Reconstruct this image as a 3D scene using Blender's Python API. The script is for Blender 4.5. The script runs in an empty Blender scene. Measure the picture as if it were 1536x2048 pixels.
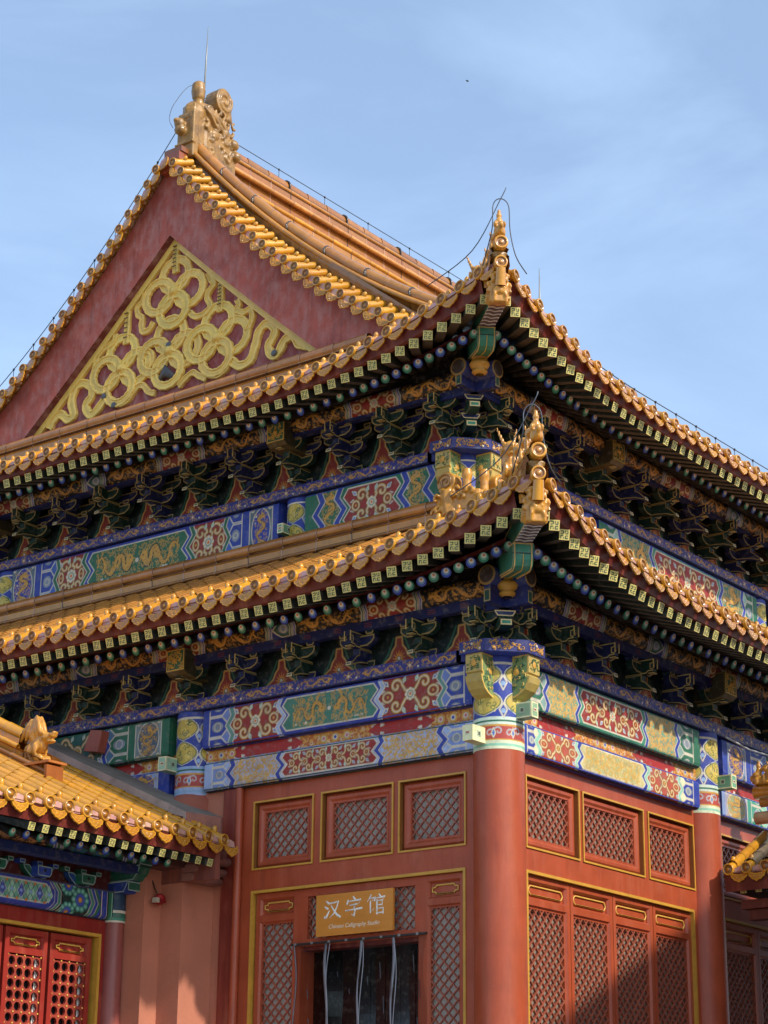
import bpy, math, random
import numpy as np
from mathutils import Vector, Matrix
R = math.radians
rnd = random.Random(7)
nrs = np.random.RandomState(5)
scene = bpy.context.scene
COL = scene.collection

# ------------------------------------------------------------------ camera, sky, sun, exposure
cam = bpy.data.cameras.new('camera')
cam.sensor_fit = 'HORIZONTAL'; cam.sensor_width = 36.0; cam.lens = 4100 / 1536 * 36.0
cam.clip_end = 6000
co = bpy.data.objects.new('camera', cam); COL.objects.link(co)
CAMLOC = (11.55338, -16.93427, 1.6)
yaw, pit, rol = R(37.64), R(19.10), R(0.605)
_f = Vector((-math.sin(yaw) * math.cos(pit), math.cos(yaw) * math.cos(pit), math.sin(pit)))
_r = Vector((math.cos(yaw), math.sin(yaw), 0)); _u = _r.cross(_f)
_r2 = _r * math.cos(rol) + _u * math.sin(rol); _u2 = -_r * math.sin(rol) + _u * math.cos(rol)
M = Matrix.Identity(4)
for i in range(3):
    M[i][0] = _r2[i]; M[i][1] = _u2[i]; M[i][2] = -_f[i]; M[i][3] = CAMLOC[i]
co.matrix_world = M
scene.camera = co

SUN_DIR = Vector((1.0, -0.03, 0.78)).normalized()
SUN_STRENGTH, SKY_STRENGTH, EXPOSURE = 2.7, 0.15, 0.62
w = bpy.data.worlds.new('World'); scene.world = w; w.use_nodes = True
nt = w.node_tree; nt.nodes.clear()
def N(t, **k):
    n = nt.nodes.new(t)
    for a, b in k.items(): setattr(n, a, b)
    return n
out = N('ShaderNodeOutputWorld'); bg = N('ShaderNodeBackground'); sky = N('ShaderNodeTexSky', sky_type='NISHITA', sun_disc=False)
sky.sun_elevation = math.asin(SUN_DIR.z); sky.sun_rotation = math.atan2(SUN_DIR.x, SUN_DIR.y)
sky.air_density = 1.0; sky.dust_density = 1.6; sky.ozone_density = 2.0; sky.altitude = 50
tc = N('ShaderNodeTexCoord'); mp = N('ShaderNodeMapping'); mp.inputs['Scale'].default_value = (2.2, 2.2, 6.0); mp.inputs['Rotation'].default_value = (0.25, 0.1, 0.5); mp.inputs['Location'].default_value = (3.1, 1.7, 0.5)
nz = N('ShaderNodeTexNoise'); nz.inputs['Scale'].default_value = 1.6; nz.inputs['Detail'].default_value = 7; nz.inputs['Roughness'].default_value = 0.55; nz.inputs['Distortion'].default_value = 0.4
rp = N('ShaderNodeValToRGB'); rp.color_ramp.elements[0].position = 0.42; rp.color_ramp.elements[1].position = 0.82; rp.color_ramp.elements[0].color = (.20, .20, .20, 1)
rp.color_ramp.elements[1].color = (0.55, 0.55, 0.55, 1)
mx = N('ShaderNodeMix', data_type='RGBA'); mx.inputs[7].default_value = (3.7, 5.0, 6.7, 1)
L = nt.links.new
L(tc.outputs['Generated'], mp.inputs[0]); L(mp.outputs[0], nz.inputs['Vector']); L(nz.outputs['Fac'], rp.inputs[0])
L(rp.outputs[0], mx.inputs[0]); L(sky.outputs[0], mx.inputs[6]); L(mx.outputs[2], bg.inputs[0]); bg.inputs[1].default_value = SKY_STRENGTH
L(bg.outputs[0], out.inputs[0])
sl = bpy.data.lights.new('sun', 'SUN'); sl.energy = SUN_STRENGTH; sl.angle = R(1.0); sl.color = (1.0, 0.93, 0.82)
so = bpy.data.objects.new('sun', sl); COL.objects.link(so)
so.rotation_euler = SUN_DIR.to_track_quat('Z', 'Y').to_euler(); so.location = (20, -5, 30)
vs = scene.view_settings
vs.view_transform = 'Standard'; vs.look = 'None'; vs.exposure = EXPOSURE; vs.gamma = 1.0; vs.use_curve_mapping = False
scene.cycles.max_bounces = 6; scene.cycles.diffuse_bounces = 4

# ------------------------------------------------------------------ colours and materials
def hx(s, k=1.0):
    s = s.lstrip('#'); o = []
    for i in (0, 2, 4):
        c = int(s[i:i + 2], 16) / 255
        o.append((c / 12.92 if c <= 0.04045 else ((c + 0.055) / 1.055) ** 2.4) * k)
    return tuple(o)
BL, GR, LB, RD, GD, WH, DK = hx('#2c409c'), hx('#286a4c'), hx('#849bc6'), hx('#96291f'), hx('#cf9b40'), hx('#d6cdb6'), hx('#0c1020')
DGR, DBL, PG, GY, OR, CRM = hx('#123f31'), hx('#16205c'), hx('#8fc9ae'), hx('#8a93a0'), hx('#d9772a'), hx('#e9e2b4')
TILE, TILE2, TILED, TILEB = hx('#c98c26'), hx('#b07628'), hx('#8c5b24'), hx('#a26d2e')
LAC, LACD, EAVER, RAFT = hx('#a64a2a'), hx('#772c21'), hx('#642520'), hx('#5b5446')
GOLDT = hx('#c8963a')

def mat(name, rough=0.5, noise=0.12, nscale=6.0, metal=0.0, coat=0.0, bump=0.0, bscale=60.0, spec=0.5, streak=None, fixed=None, patch=None):
    m = bpy.data.materials.new(name); m.use_nodes = True
    t = m.node_tree; t.nodes.clear(); n = t.nodes.new; l = t.links.new
    o = n('ShaderNodeOutputMaterial'); p = n('ShaderNodeBsdfPrincipled'); l(p.outputs[0], o.inputs[0])
    p.inputs['Roughness'].default_value = rough; p.inputs['Metallic'].default_value = metal
    p.inputs['Specular IOR Level'].default_value = spec
    if coat: p.inputs['Coat Weight'].default_value = coat; p.inputs['Coat Roughness'].default_value = 0.12
    if fixed is None:
        a = n('ShaderNodeAttribute'); a.attribute_name = 'Col'; src = a.outputs['Color']
    else:
        a = n('ShaderNodeRGB'); a.outputs[0].default_value = (*fixed, 1); src = a.outputs[0]
    g = n('ShaderNodeNewGeometry')
    def nois(scale, detail=6, vec=(1, 1, 1)):
        mpp = n('ShaderNodeMapping'); mpp.inputs['Scale'].default_value = vec; l(g.outputs['Position'], mpp.inputs[0])
        q = n('ShaderNodeTexNoise'); q.inputs['Scale'].default_value = scale; q.inputs['Detail'].default_value = detail; q.inputs['Roughness'].default_value = 0.6
        l(mpp.outputs[0], q.inputs['Vector']); return q.outputs['Fac']
    if noise:
        mr = n('ShaderNodeMapRange'); mr.inputs[1].default_value = 0.3; mr.inputs[2].default_value = 0.7
        mr.inputs[3].default_value = 1 - noise; mr.inputs[4].default_value = 1 + noise
        l(nois(nscale), mr.inputs[0])
        x = n('ShaderNodeMix'); x.data_type = 'RGBA'; x.blend_type = 'MULTIPLY'; x.inputs[0].default_value = 1
        l(src, x.inputs[6]); l(mr.outputs[0], x.inputs[7]); src = x.outputs[2]
    for spec_ in (patch or []):
        col, sc, lo, hi, amt, vec = spec_
        r = n('ShaderNodeMapRange'); r.inputs[1].default_value = lo; r.inputs[2].default_value = hi; r.inputs[3].default_value = 0; r.inputs[4].default_value = amt
        l(nois(sc, 9, vec), r.inputs[0])
        x = n('ShaderNodeMix'); x.data_type = 'RGBA'; l(r.outputs[0], x.inputs[0]); l(src, x.inputs[6]); x.inputs[7].default_value = (*col, 1); src = x.outputs[2]
    l(src, p.inputs['Base Color'])
    if bump:
        b = n('ShaderNodeBump'); b.inputs['Strength'].default_value = bump; b.inputs['Distance'].default_value = 0.01
        l(nois(bscale, 4), b.inputs['Height']); l(b.outputs[0], p.inputs['Normal'])
    return m
MP = mat('painted_wood', 0.55, 0.16, 9, bump=0.15, bscale=90, patch=[(hx('#86837a'), 14, 0.52, 0.74, 0.45, (1, 1, 1))])
MT = mat('glazed_tile', 0.26, 0.16, 7, coat=0.35, bump=0.2, bscale=28, patch=[(hx('#7d5a3a'), 9, 0.55, 0.8, 0.45, (1, 1, 1)), (hx('#cda070'), 17, 0.62, 0.8, 0.25, (1, 1, 1))])
ML = mat('red_lacquer', 0.42, 0.12, 3.5, bump=0.12, bscale=40, patch=[(hx('#b9674c'), 9, 0.48, 0.78, 0.5, (1, 1, 0.10)), (hx('#b8745a'), 4, 0.58, 0.85, 0.45, (1, 1, 0.5)), (hx('#5e231b'), 60, 0.66, 0.74, 0.5, (1, 1, 0.04)), (hx('#6c271e'), 11, 0.56, 0.8, 0.45, (1, 1, 0.2)), (hx('#b9a598'), 23, 0.69, 0.75, 0.5, (1, 1, 1))])
MPL = mat('ochre_plaster', 0.85, 0.10, 2.2, bump=0.3, bscale=25, patch=[(hx('#94604a'), 1.6, 0.5, 0.8, 0.4, (1, 1, 0.5))])
MG = mat('weathered_red_gable', 0.75, 0.2, 3.0, bump=0.4, bscale=30, patch=[(hx('#bb938c'), 6, 0.42, 0.70, 0.5, (1.6, 1, 0.8)), (hx('#7d3430'), 2.2, 0.5, 0.75, 0.6, (1, 1, 1)), (hx('#5d4a46'), 26, 0.63, 0.72, 0.6, (1, 1, 1)), (hx('#5a3430'), 7, 0.55, 0.75, 0.55, (2.2, 1, 0.16)), (hx('#c4aaa4'), 15, 0.64, 0.72, 0.45, (1, 1, 1)), (hx('#3f2c2a'), 40, 0.69, 0.73, 0.6, (1, 1, 2.5))])
MGO = mat('gilded_relief', 0.42, 0.12, 8, metal=0.0, bump=0.2, bscale=40, patch=[(hx('#8a6a1e'), 12, 0.6, 0.8, 0.4, (1, 1, 1))])
MPA = mat('window_paper', 0.8, 0.10, 3.0)
MM = mat('dull_metal', 0.45, 0.1, 12, metal=0.4)
MST = mat('grey_stone', 0.85, 0.15, 1.5, bump=0.3, bscale=12)
MMO = mat('grey_mortar', 0.9, 0.2, 3, bump=0.4, bscale=18, patch=[(hx('#5e5a52'), 4, 0.52, 0.75, 0.6, (1, 1, 1))])
MW = mat('varnished_board', 0.35, 0.08, 2, coat=0.2, patch=[(hx('#a8661c'), 3, 0.5, 0.8, 0.35, (0.6, 1, 7))])

# ------------------------------------------------------------------ object helpers
def link(o, parent=None):
    COL.objects.link(o)
    if parent is not None: o.parent = parent
    return o
def empty(name, label=None, cat=None, group=None, parent=None):
    o = link(bpy.data.objects.new(name, None), parent); o.empty_display_size = 0.2
    tag(o, label, cat, group); return o
def tag(o, label=None, cat=None, group=None, kind=None):
    for k, v in (('label', label), ('category', cat), ('group', group), ('kind', kind)):
        if v: o[k] = v
    return o
def dup(o, parent, mw=None):
    c = o.copy(); link(c, parent)
    if mw is not None: c.matrix_local = mw
    for ch in o.children: dup(ch, c)
    return c
class MB:
    def __init__(s): s.v = []; s.f = []; s.c = []; s.m = []; s.sm = []; s.T = None
    def P(s, p):
        if s.T is not None: p = s.T @ Vector(p)
        s.v.append((p[0], p[1], p[2])); return len(s.v) - 1
    def F(s, idx, c, sm=False, m=0): s.f.append(tuple(idx)); s.c.append(c); s.sm.append(sm); s.m.append(m)
    def box(s, a, b, c, m=0):
        x0, y0, z0 = a; x1, y1, z1 = b
        i = [s.P(p) for p in ((x0, y0, z0), (x1, y0, z0), (x1, y1, z0), (x0, y1, z0), (x0, y0, z1), (x1, y0, z1), (x1, y1, z1), (x0, y1, z1))]
        for q in ((0, 3, 2, 1), (4, 5, 6, 7), (0, 1, 5, 4), (1, 2, 6, 5), (2, 3, 7, 6), (3, 0, 4, 7)): s.F([i[k] for k in q], c, False, m)
    def quad(s, a, b, c_, d, c, sm=False, m=0): s.F([s.P(a), s.P(b), s.P(c_), s.P(d)], c, sm, m)
    def extr(s, poly, O, A, B, Nn, t, base, edge=None, ew=0.012, side=None, back=False, m=0):
        O, A, B, Nn = Vector(O), Vector(A), Vector(B), Vector(Nn); n = len(poly)
        side = side or base
        P2 = [Vector(p) for p in poly]
        ar = sum(P2[i].x * P2[(i + 1) % n].y - P2[(i + 1) % n].x * P2[i].y for i in range(n))
        sg = 1 if ar > 0 else -1
        inn = []
        for i in range(n):
            e1 = (P2[i] - P2[i - 1]); e2 = (P2[(i + 1) % n] - P2[i])
            if e1.length < 1e-9 or e2.length < 1e-9: inn.append(P2[i]); continue
            n1 = Vector((-e1.y, e1.x)).normalized() * sg; n2 = Vector((-e2.y, e2.x)).normalized() * sg
            k = n1 + n2; d = max(0.35, 1 + n1.dot(n2)); inn.append(P2[i] + k / d * ew)
        fr = [s.P(O + A * p.x + B * p.y + Nn * t) for p in P2]; bk = [s.P(O + A * p.x + B * p.y) for p in P2]
        if edge is not None:
            ii = [s.P(O + A * p.x + B * p.y + Nn * t) for p in inn]
            for i in range(n): j = (i + 1) % n; s.F([fr[i], fr[j], ii[j], ii[i]], edge, False, m)
            s.F(ii, base, False, m)
        else: s.F(fr, base, False, m)
        for i in range(n): j = (i + 1) % n; s.F([fr[j], fr[i], bk[i], bk[j]], side, False, m)
        if back:
            if edge is not None:
                ii = [s.P(O + A * p.x + B * p.y) for p in inn]
                for i in range(n): j = (i + 1) % n; s.F([bk[j], bk[i], ii[i], ii[j]], edge, False, m)
                s.F(ii[::-1], base, False, m)
            else: s.F(bk[::-1], base, False, m)
    def tube(s, path, r, n, c, caps=True, up=(0, 0, 1), arc=(0, 2 * math.pi), flat=1.0, sm=True, m=0):
        path = [Vector(p) for p in path]; k = len(path); rr = r if hasattr(r, '__len__') else [r] * k
        full = arc[1] - arc[0] > 6.28; rings = []; nn = n if full else n + 1
        pu = Vector(up)
        for i, p in enumerate(path):
            t = (path[min(i + 1, k - 1)] - path[max(i - 1, 0)]).normalized()
            x = t.cross(pu)
            if x.length < 1e-4: x = t.cross(Vector((1, 0.01, 0)))
            x.normalize(); y = x.cross(t).normalized()
            rings.append([s.P(p + x * (math.cos(arc[0] + (arc[1] - arc[0]) * j / n) * rr[i]) + y * (math.sin(arc[0] + (arc[1] - arc[0]) * j / n) * rr[i] * flat)) for j in range(nn)])
        cc = c if isinstance(c, list) else [c] * (k - 1)
        for i in range(k - 1):
            for j in range(n):
                j2 = (j + 1) % nn
                s.F([rings[i][j], rings[i][j2], rings[i + 1][j2], rings[i + 1][j]], cc[i], sm, m)
        if caps and full: s.F(rings[0][::-1], cc[0], False, m); s.F(rings[-1], cc[-1], False, m)
    def lathe(s, O, Z, prof, n, cols, m=0, sm=True):
        O = Vector(O); Z = Vector(Z).normalized(); X = Z.orthogonal().normalized(); Y = Z.cross(X); rings = []
        for r, z in prof:
            rings.append([s.P(O + Z * z + (X * math.cos(6.28318 * j / n) + Y * math.sin(6.28318 * j / n)) * r) for j in range(n)] if r > 1e-5 else [s.P(O + Z * z)] * n)
        for i in range(len(prof) - 1):
            c = cols[i] if isinstance(cols, list) else cols
            for j in range(n):
                j2 = (j + 1) % n; q = [rings[i][j], rings[i][j2], rings[i + 1][j2], rings[i + 1][j]]
                u = []
                [u.append(x) for x in q if x not in u]
                if len(u) > 2: s.F(u, c, sm, m)
    def ball(s, O, rad, c, rot=None, n=8, k=6, m=0):
        O = Vector(O); rows = []
        for i in range(k + 1):
            th = math.pi * i / k; row = []
            for j in range(n):
                ph = 2 * math.pi * j / n; p = Vector((math.sin(th) * math.cos(ph) * rad[0], math.sin(th) * math.sin(ph) * rad[1], math.cos(th) * rad[2]))
                if rot is not None: p = rot @ p
                row.append(s.P(O + p) if (0 < i < k or j == 0) else row[0])
            rows.append(row)
        for i in range(k):
            for j in range(n):
                j2 = (j + 1) % n; u = []
                [u.append(x) for x in (rows[i][j], rows[i + 1][j], rows[i + 1][j2], rows[i][j2]) if x not in u]
                if len(u) > 2: s.F(u, c, True, m)
    def add(s, V, Fs, C, T, S):
        b = len(s.v); A = np.array(T)
        s.v.extend(map(tuple, (V @ A[:3, :3].T + A[:3, 3]).tolist()))
        s.f.extend([tuple(i + b for i in f) for f in Fs]); s.c.extend(C); s.sm.extend(S); s.m.extend([0] * len(Fs))
    def build(s, name, parent=None, mats=MP, remesh=0.0):
        me = bpy.data.meshes.new(name); me.from_pydata(s.v, [], s.f)
        for q in (mats if isinstance(mats, (list, tuple)) else [mats]): me.materials.append(q)
        at = me.color_attributes.new('Col', 'FLOAT_COLOR', 'CORNER')
        n = np.array([len(f) for f in s.f]); cc = np.ones((len(s.c), 4), np.float32); cc[:, :3] = np.array(s.c, np.float32)
        at.data.foreach_set('color', np.repeat(cc, n, axis=0).ravel())
        me.polygons.foreach_set('use_smooth', np.array(s.sm, bool)); me.polygons.foreach_set('material_index', np.array(s.m, np.int32))
        me.update()
        o = link(bpy.data.objects.new(name, me), parent)
        if remesh:
            md = o.modifiers.new('fuse', 'REMESH'); md.mode = 'VOXEL'; md.voxel_size = remesh; md.use_smooth_shade = True
        return o

# ------------------------------------------------------------------ painted surfaces: paint colours laid out on a fine mesh
class Canvas:
    def __init__(s, W, H, res=0.007, bg=BL):
        s.W, s.H, s.res = W, H, res; nx, ny = max(2, int(W / res) + 1), max(2, int(H / res) + 1)
        s.x = np.linspace(0, W, nx); s.y = np.linspace(0, H, ny); s.X, s.Y = np.meshgrid(s.x, s.y)
        s.I = np.zeros((ny, nx, 3), np.float32); s.I[:] = bg; s.aa = res * 1.1
    def win(s, x0, x1, y0, y1):
        a, b = np.searchsorted(s.x, [x0, x1]); c, d = np.searchsorted(s.y, [y0, y1]); return slice(max(c - 1, 0), d + 1), slice(max(a - 1, 0), b + 1)
    def blend(s, sl, al, c):
        al = np.clip(al, 0, 1)[..., None]; s.I[sl] = s.I[sl] * (1 - al) + np.array(c, np.float32) * al
    def rect(s, x0, x1, y0, y1, c): s.blend(s.win(x0, x1, y0, y1), 1.0 * ((s.X >= x0) & (s.X <= x1) & (s.Y >= y0) & (s.Y <= y1))[s.win(x0, x1, y0, y1)], c)
    def disc(s, cx, cy, r, c, ry=None):
        ry = ry or r; q = s.win(cx - r - .02, cx + r + .02, cy - ry - .02, cy + ry + .02)
        d = (np.hypot((s.X[q] - cx) / r, (s.Y[q] - cy) / ry) - 1) * min(r, ry); s.blend(q, .5 - d / s.aa, c)
    def ring(s, cx, cy, r, wd, c):
        q = s.win(cx - r - .03, cx + r + .03, cy - r - .03, cy + r + .03)
        d = np.abs(np.hypot(s.X[q] - cx, s.Y[q] - cy) - r) - wd / 2; s.blend(q, .5 - d / s.aa, c)
    def poly(s, pts, c, edge=None, ew=0.01):
        p = np.array(pts); q = s.win(p[:, 0].min(), p[:, 0].max(), p[:, 1].min(), p[:, 1].max()); X, Y = s.X[q], s.Y[q]; ins = np.zeros(X.shape, bool)
        for i in range(len(p)):
            (x1, y1), (x2, y2) = p[i - 1], p[i]
            if y1 != y2: ins ^= ((y1 > Y) != (y2 > Y)) & (X < (x2 - x1) * (Y - y1) / (y2 - y1) + x1)
        s.blend(q, 1.0 * ins, c)
        if edge is not None: s.line(list(pts) + [pts[0]], ew, edge)
    def line(s, pts, wd, c, w1=None):
        p = np.array(pts, float); n = len(p) - 1; w1 = wd if w1 is None else w1; mw = max(wd, w1) + .01
        q = s.win(p[:, 0].min() - mw, p[:, 0].max() + mw, p[:, 1].min() - mw, p[:, 1].max() + mw); X, Y = s.X[q], s.Y[q]
        if X.size == 0: return
        best = np.full(X.shape, 9.0)
        for i in range(n):
            a, b = p[i], p[i + 1]; d = b - a; l2 = d @ d + 1e-12
            t = np.clip(((X - a[0]) * d[0] + (Y - a[1]) * d[1]) / l2, 0, 1)
            ww = wd + (w1 - wd) * (i + t) / n
            best = np.minimum(best, np.hypot(X - a[0] - t * d[0], Y - a[1] - t * d[1]) - ww / 2)
        s.blend(q, .5 - best / s.aa, c)
    def curl(s, cx, cy, r, a0, turns, wd, c, sgn=1, c2=None):
        t = np.linspace(0, 1, 22); a = a0 + sgn * t * turns * 6.2832; rr = r * (1 - .82 * t)
        pts = np.c_[cx + rr * np.cos(a), cy + rr * np.sin(a)]; s.line(pts, wd, c, wd * .6)
        if c2 is not None: s.line(pts, wd * .42, c2, wd * .25)
    def spot(s, n, cols, rmin, rmax, x0=0, x1=None, y0=0, y1=None):
        for _ in range(n):
            s.disc(nrs.uniform(x0, x1 or s.W), nrs.uniform(y0, y1 or s.H), nrs.uniform(rmin, rmax), cols[nrs.randint(len(cols))])
    def fil(s, x0, x1, y0, y1, c, dens=1.0, r=.024, wd=.009):
        # fine gilt cloud and flame curls that fill the ground of a painted field
        n = int((x1 - x0) * (y1 - y0) / .0030 * dens); k = int(math.sqrt(max(n, 1) * (x1 - x0) / max(y1 - y0, .01))) + 1; m = max(1, n // k)
        for i in range(k):
            for j in range(m):
                cx, cy = x0 + (i + nrs.uniform(.1, .9)) * (x1 - x0) / k, y0 + (j + nrs.uniform(.1, .9)) * (y1 - y0) / m
                s.curl(cx, cy, r * nrs.uniform(.6, 1.1), nrs.uniform(0, 6.28), nrs.uniform(.5, .9), wd, c, 1 if nrs.rand() < .5 else -1)
    def dragon(s, x0, x1, y0, y1, c=GD, flip=False, vert=False, gnd=None, fill=True):
        Lx, Ly = x1 - x0, y1 - y0
        if fill: s.fil(x0, x1, y0, y1, tuple(.75 * a + .25 * b for a, b in zip(c, gnd or DK)), 1.35, min(.034, min(Lx, Ly) * .11), min(.014, min(Lx, Ly) * .05))
        def T(u, v):
            if flip: u = 1 - u
            return (x0 + v * Lx, y0 + u * Ly) if vert else (x0 + u * Lx, y0 + v * Ly)
        asp = (Ly / Lx) if vert else (Lx / Ly); sc = min(Lx, Ly)
        K = [(.05, .70), (.11, .80), (.18, .70), (.22, .46), (.29, .27), (.39, .24), (.46, .42), (.50, .64), (.58, .76), (.67, .66), (.71, .42), (.79, .30), (.86, .44), (.86, .60)] if asp > 1.5 else [(.06, .30), (.10, .52), (.20, .66), (.31, .56), (.37, .34), (.47, .22), (.57, .34), (.58, .58), (.66, .74), (.78, .66), (.83, .50)]
        K = [(u + nrs.uniform(-.012, .012), v + nrs.uniform(-.03, .03)) for u, v in K]
        def f(q):
            x = min(q, .9999) * (len(K) - 1); i = int(x); t = x - i; p0, p1, p2, p3 = (np.array(K[min(max(k, 0), len(K) - 1)]) for k in (i - 1, i, i + 1, i + 2))
            return tuple(.5 * (2 * p1 + (p2 - p0) * t + (2 * p0 - 5 * p1 + 4 * p2 - p3) * t * t + (3 * p1 - p0 - 3 * p2 + p3) * t ** 3))
        t = np.linspace(0, 1, 46); B = [T(*f(q)) for q in t]; wd = sc * (.15 if asp > 1.5 else .12)
        dk = tuple(x * .3 for x in (gnd or DK))
        s.line(B, wd * .8, dk, wd * 1.7)
        for k, q in enumerate((.16, .38, .60, .82)):
            u, v = f(q); sg = (-1, 1, -1, 1)[k]; b = T(u, v); j = (u + .04 / max(1, asp * .6), v + sg * .15); e_ = (u + (.09 if k % 2 else -.02), v + sg * .27)
            s.line([b, T(*j), T(*e_)], wd * .75, c, wd * .4)
            for a in (-.05, -.015, .02, .055): s.line([T(*e_), T(e_[0] + a, e_[1] + sg * .09)], wd * .26, c, wd * .12)
        s.line(B, wd * .4, c, wd * 1.05)
        for i in range(3, 44, 2):
            a, b2 = np.array(B[i]), np.array(B[i + 1]); d = (b2 - a) / (np.hypot(*(b2 - a)) + 1e-9); n_ = np.array((-d[1], d[0]))
            s.line([a + n_ * wd * .3, a + n_ * wd * .95 + d * wd * .3], wd * .26, c, wd * .08)
            if wd > .02: s.line([a - n_ * wd * .32, a + n_ * wd * .32], .006, tuple(x * .55 for x in c))
        u, v = f(1); h = T(u, v)
        s.disc(h[0], h[1], wd * .95, c); s.line([h, T(u + .08, v - .03)], wd * .95, c, wd * .6); s.line([T(u + .02, v - .06), T(u + .09, v - .11)], wd * .35, c, wd * .2)
        s.disc(*T(u + .02, v + .03), wd * .2, dk)
        for a in (-.16, -.09, -.02): s.line([T(u, v + .06), T(u + a, v + .22)], wd * .34, c, wd * .1)
        for a in (-.5, -.15, .2, .5): s.line([B[0], T(.01, f(0)[1] + a * .42)], wd * .45, c, wd * .1)
        for _ in range(3):
            p = T(nrs.uniform(.08, .9), nrs.uniform(.05, .14)); s.disc(p[0], p[1], wd * .38, WH, wd * .22)
    def flower(s, cx, cy, r, cols=(GD, WH, GR, OR)):
        s.disc(cx, cy, r, cols[0])
        for k in range(8): s.disc(cx + r * .78 * math.cos(k * .785), cy + r * .78 * math.sin(k * .785), r * .26, cols[1])
        s.disc(cx, cy, r * .68, cols[1]); s.ring(cx, cy, r * .5, r * .12, cols[2]); s.disc(cx, cy, r * .24, cols[3])
    def leaf(s, x, y, a, r, c):
        ca, sa = math.cos(a), math.sin(a); P_ = [(x - r * ca, y - r * sa), (x - .5 * r * sa, y + .5 * r * ca), (x + r * 1.3 * ca, y + r * 1.3 * sa), (x + .7 * r * sa, y - .7 * r * ca)]
        s.line(P_ + P_[:1], r * .55, DK); s.poly(P_, WH); s.line(P_ + P_[:1], r * .3, WH); s.disc(x, y, r * .36, c); s.disc(x + r * .7 * ca, y + r * .7 * sa, r * .24, c)
    def scroll(s, x0, x1, y0, y1, bgc=RD, ctr=True):
        cx, cy, hw, hh = (x0 + x1) / 2, (y0 + y1) / 2, (x1 - x0) / 2, (y1 - y0) / 2; w_ = min(hh * .2, .042)
        GO = tuple(a * .9 for a in GD)
        def gold(p, wd, sh=0): s.line(p, wd * 1.25, DK); s.line(p, wd, GO); s.line(p, wd * .3, WH if not sh else hx('#e8c878'))
        def spiral(ox, oy, r, a0, sg, tn=1.05):
            t = np.linspace(0, 1, 20); a = a0 + sg * t * tn * 6.2832; rr = r * (1 - .8 * t); return list(zip(ox + rr * np.cos(a), oy + rr * np.sin(a)))
        n = max(1, int(round(hw / hh * .62))); W_ = hw / n
        for sx in (-1, 1):
            for k in range(n):
                bx = cx + sx * W_ * k; q = -sx
                for sy in (-1, 1):
                    ox, oy = bx + sx * W_ * .50, cy + sy * hh * .52; r = min(hh * .40, W_ * .42)
                    gold([(bx + sx * W_ * .02, cy + sy * hh * .1), (bx + sx * W_ * .16, cy + sy * hh * .2), (bx + sx * W_ * .25, oy - sy * r * .2)] + spiral(ox, oy, r, math.pi if sx > 0 else 0, -sx * sy * -1 if False else (-1 if sx * sy > 0 else 1)), w_)
                    s.leaf(ox + sx * W_ * .36, oy + sy * hh * .18, sy * .7 if sx > 0 else math.pi - sy * .7, w_ * .95, hx('#5f7cc4')); s.leaf(bx + sx * W_ * .22, cy + sy * hh * .80, sy * 1.2, w_ * .85, PG)
                    s.leaf(bx + sx * W_ * .93, cy + sy * hh * .26, 0 if sx > 0 else math.pi, w_ * .8, hx('#b9868a'))
                rx = bx + sx * W_ * .80; e_ = [(rx + W_ * .17 * math.cos(a), cy + hh * .26 * math.sin(a)) for a in np.linspace(0, 6.2832, 18)]; gold(e_, w_ * .8); s.disc(rx, cy, w_ * .4, GO)
        if ctr: s.disc(cx, cy, hh * .36, DK); s.flower(cx, cy, min(hh * .34, .1))
        else: e_ = [(cx + hh * .3 * math.cos(a), cy + hh * .26 * math.sin(a)) for a in np.linspace(0, 6.2832, 18)]; gold(e_, w_); s.disc(cx, cy, w_ * .6, GO)
    def hexs(s, x0, x1, c, dirn=1):
        H = s.H; xm = x1 if dirn > 0 else x0; xo = x0 if dirn > 0 else x1; a = (x1 - x0) * .38 * dirn
        for k, (v0, v1) in enumerate(((-.25, .22), (.26, .74), (.78, 1.25))):
            p = [(xo, v0 * H), (xm - a, v0 * H), (xm, (v0 + v1) / 2 * H), (xm - a, v1 * H), (xo, v1 * H)]
            s.poly(p, c); s.line(p, .016, WH)
            cy = (v0 + v1) / 2 * H; w2 = abs(x1 - x0) * .28; mid = (xo + xm) / 2 - a * .25
            s.disc(mid, cy, w2, GY, H * .13); s.ring(mid, cy, w2 * .55, .010, WH)
    def zig(s, xb, amp, up=1):
        H = s.H; return [(xb, -.01), (xb + amp, .25 * H), (xb - amp * .6, .5 * H), (xb + amp, .75 * H), (xb, H + .01)] if up else [(xb, -.01), (xb - amp, .5 * H), (xb, H + .01)]
    def band(s, xb, amp, wd, c, e=WH, up=1):
        z = s.zig(xb, amp, up); s.line(z, wd, c)
        for d in (-1, 1): s.line([(x + d * wd * .5, y) for x, y in z], .012, e)
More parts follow.
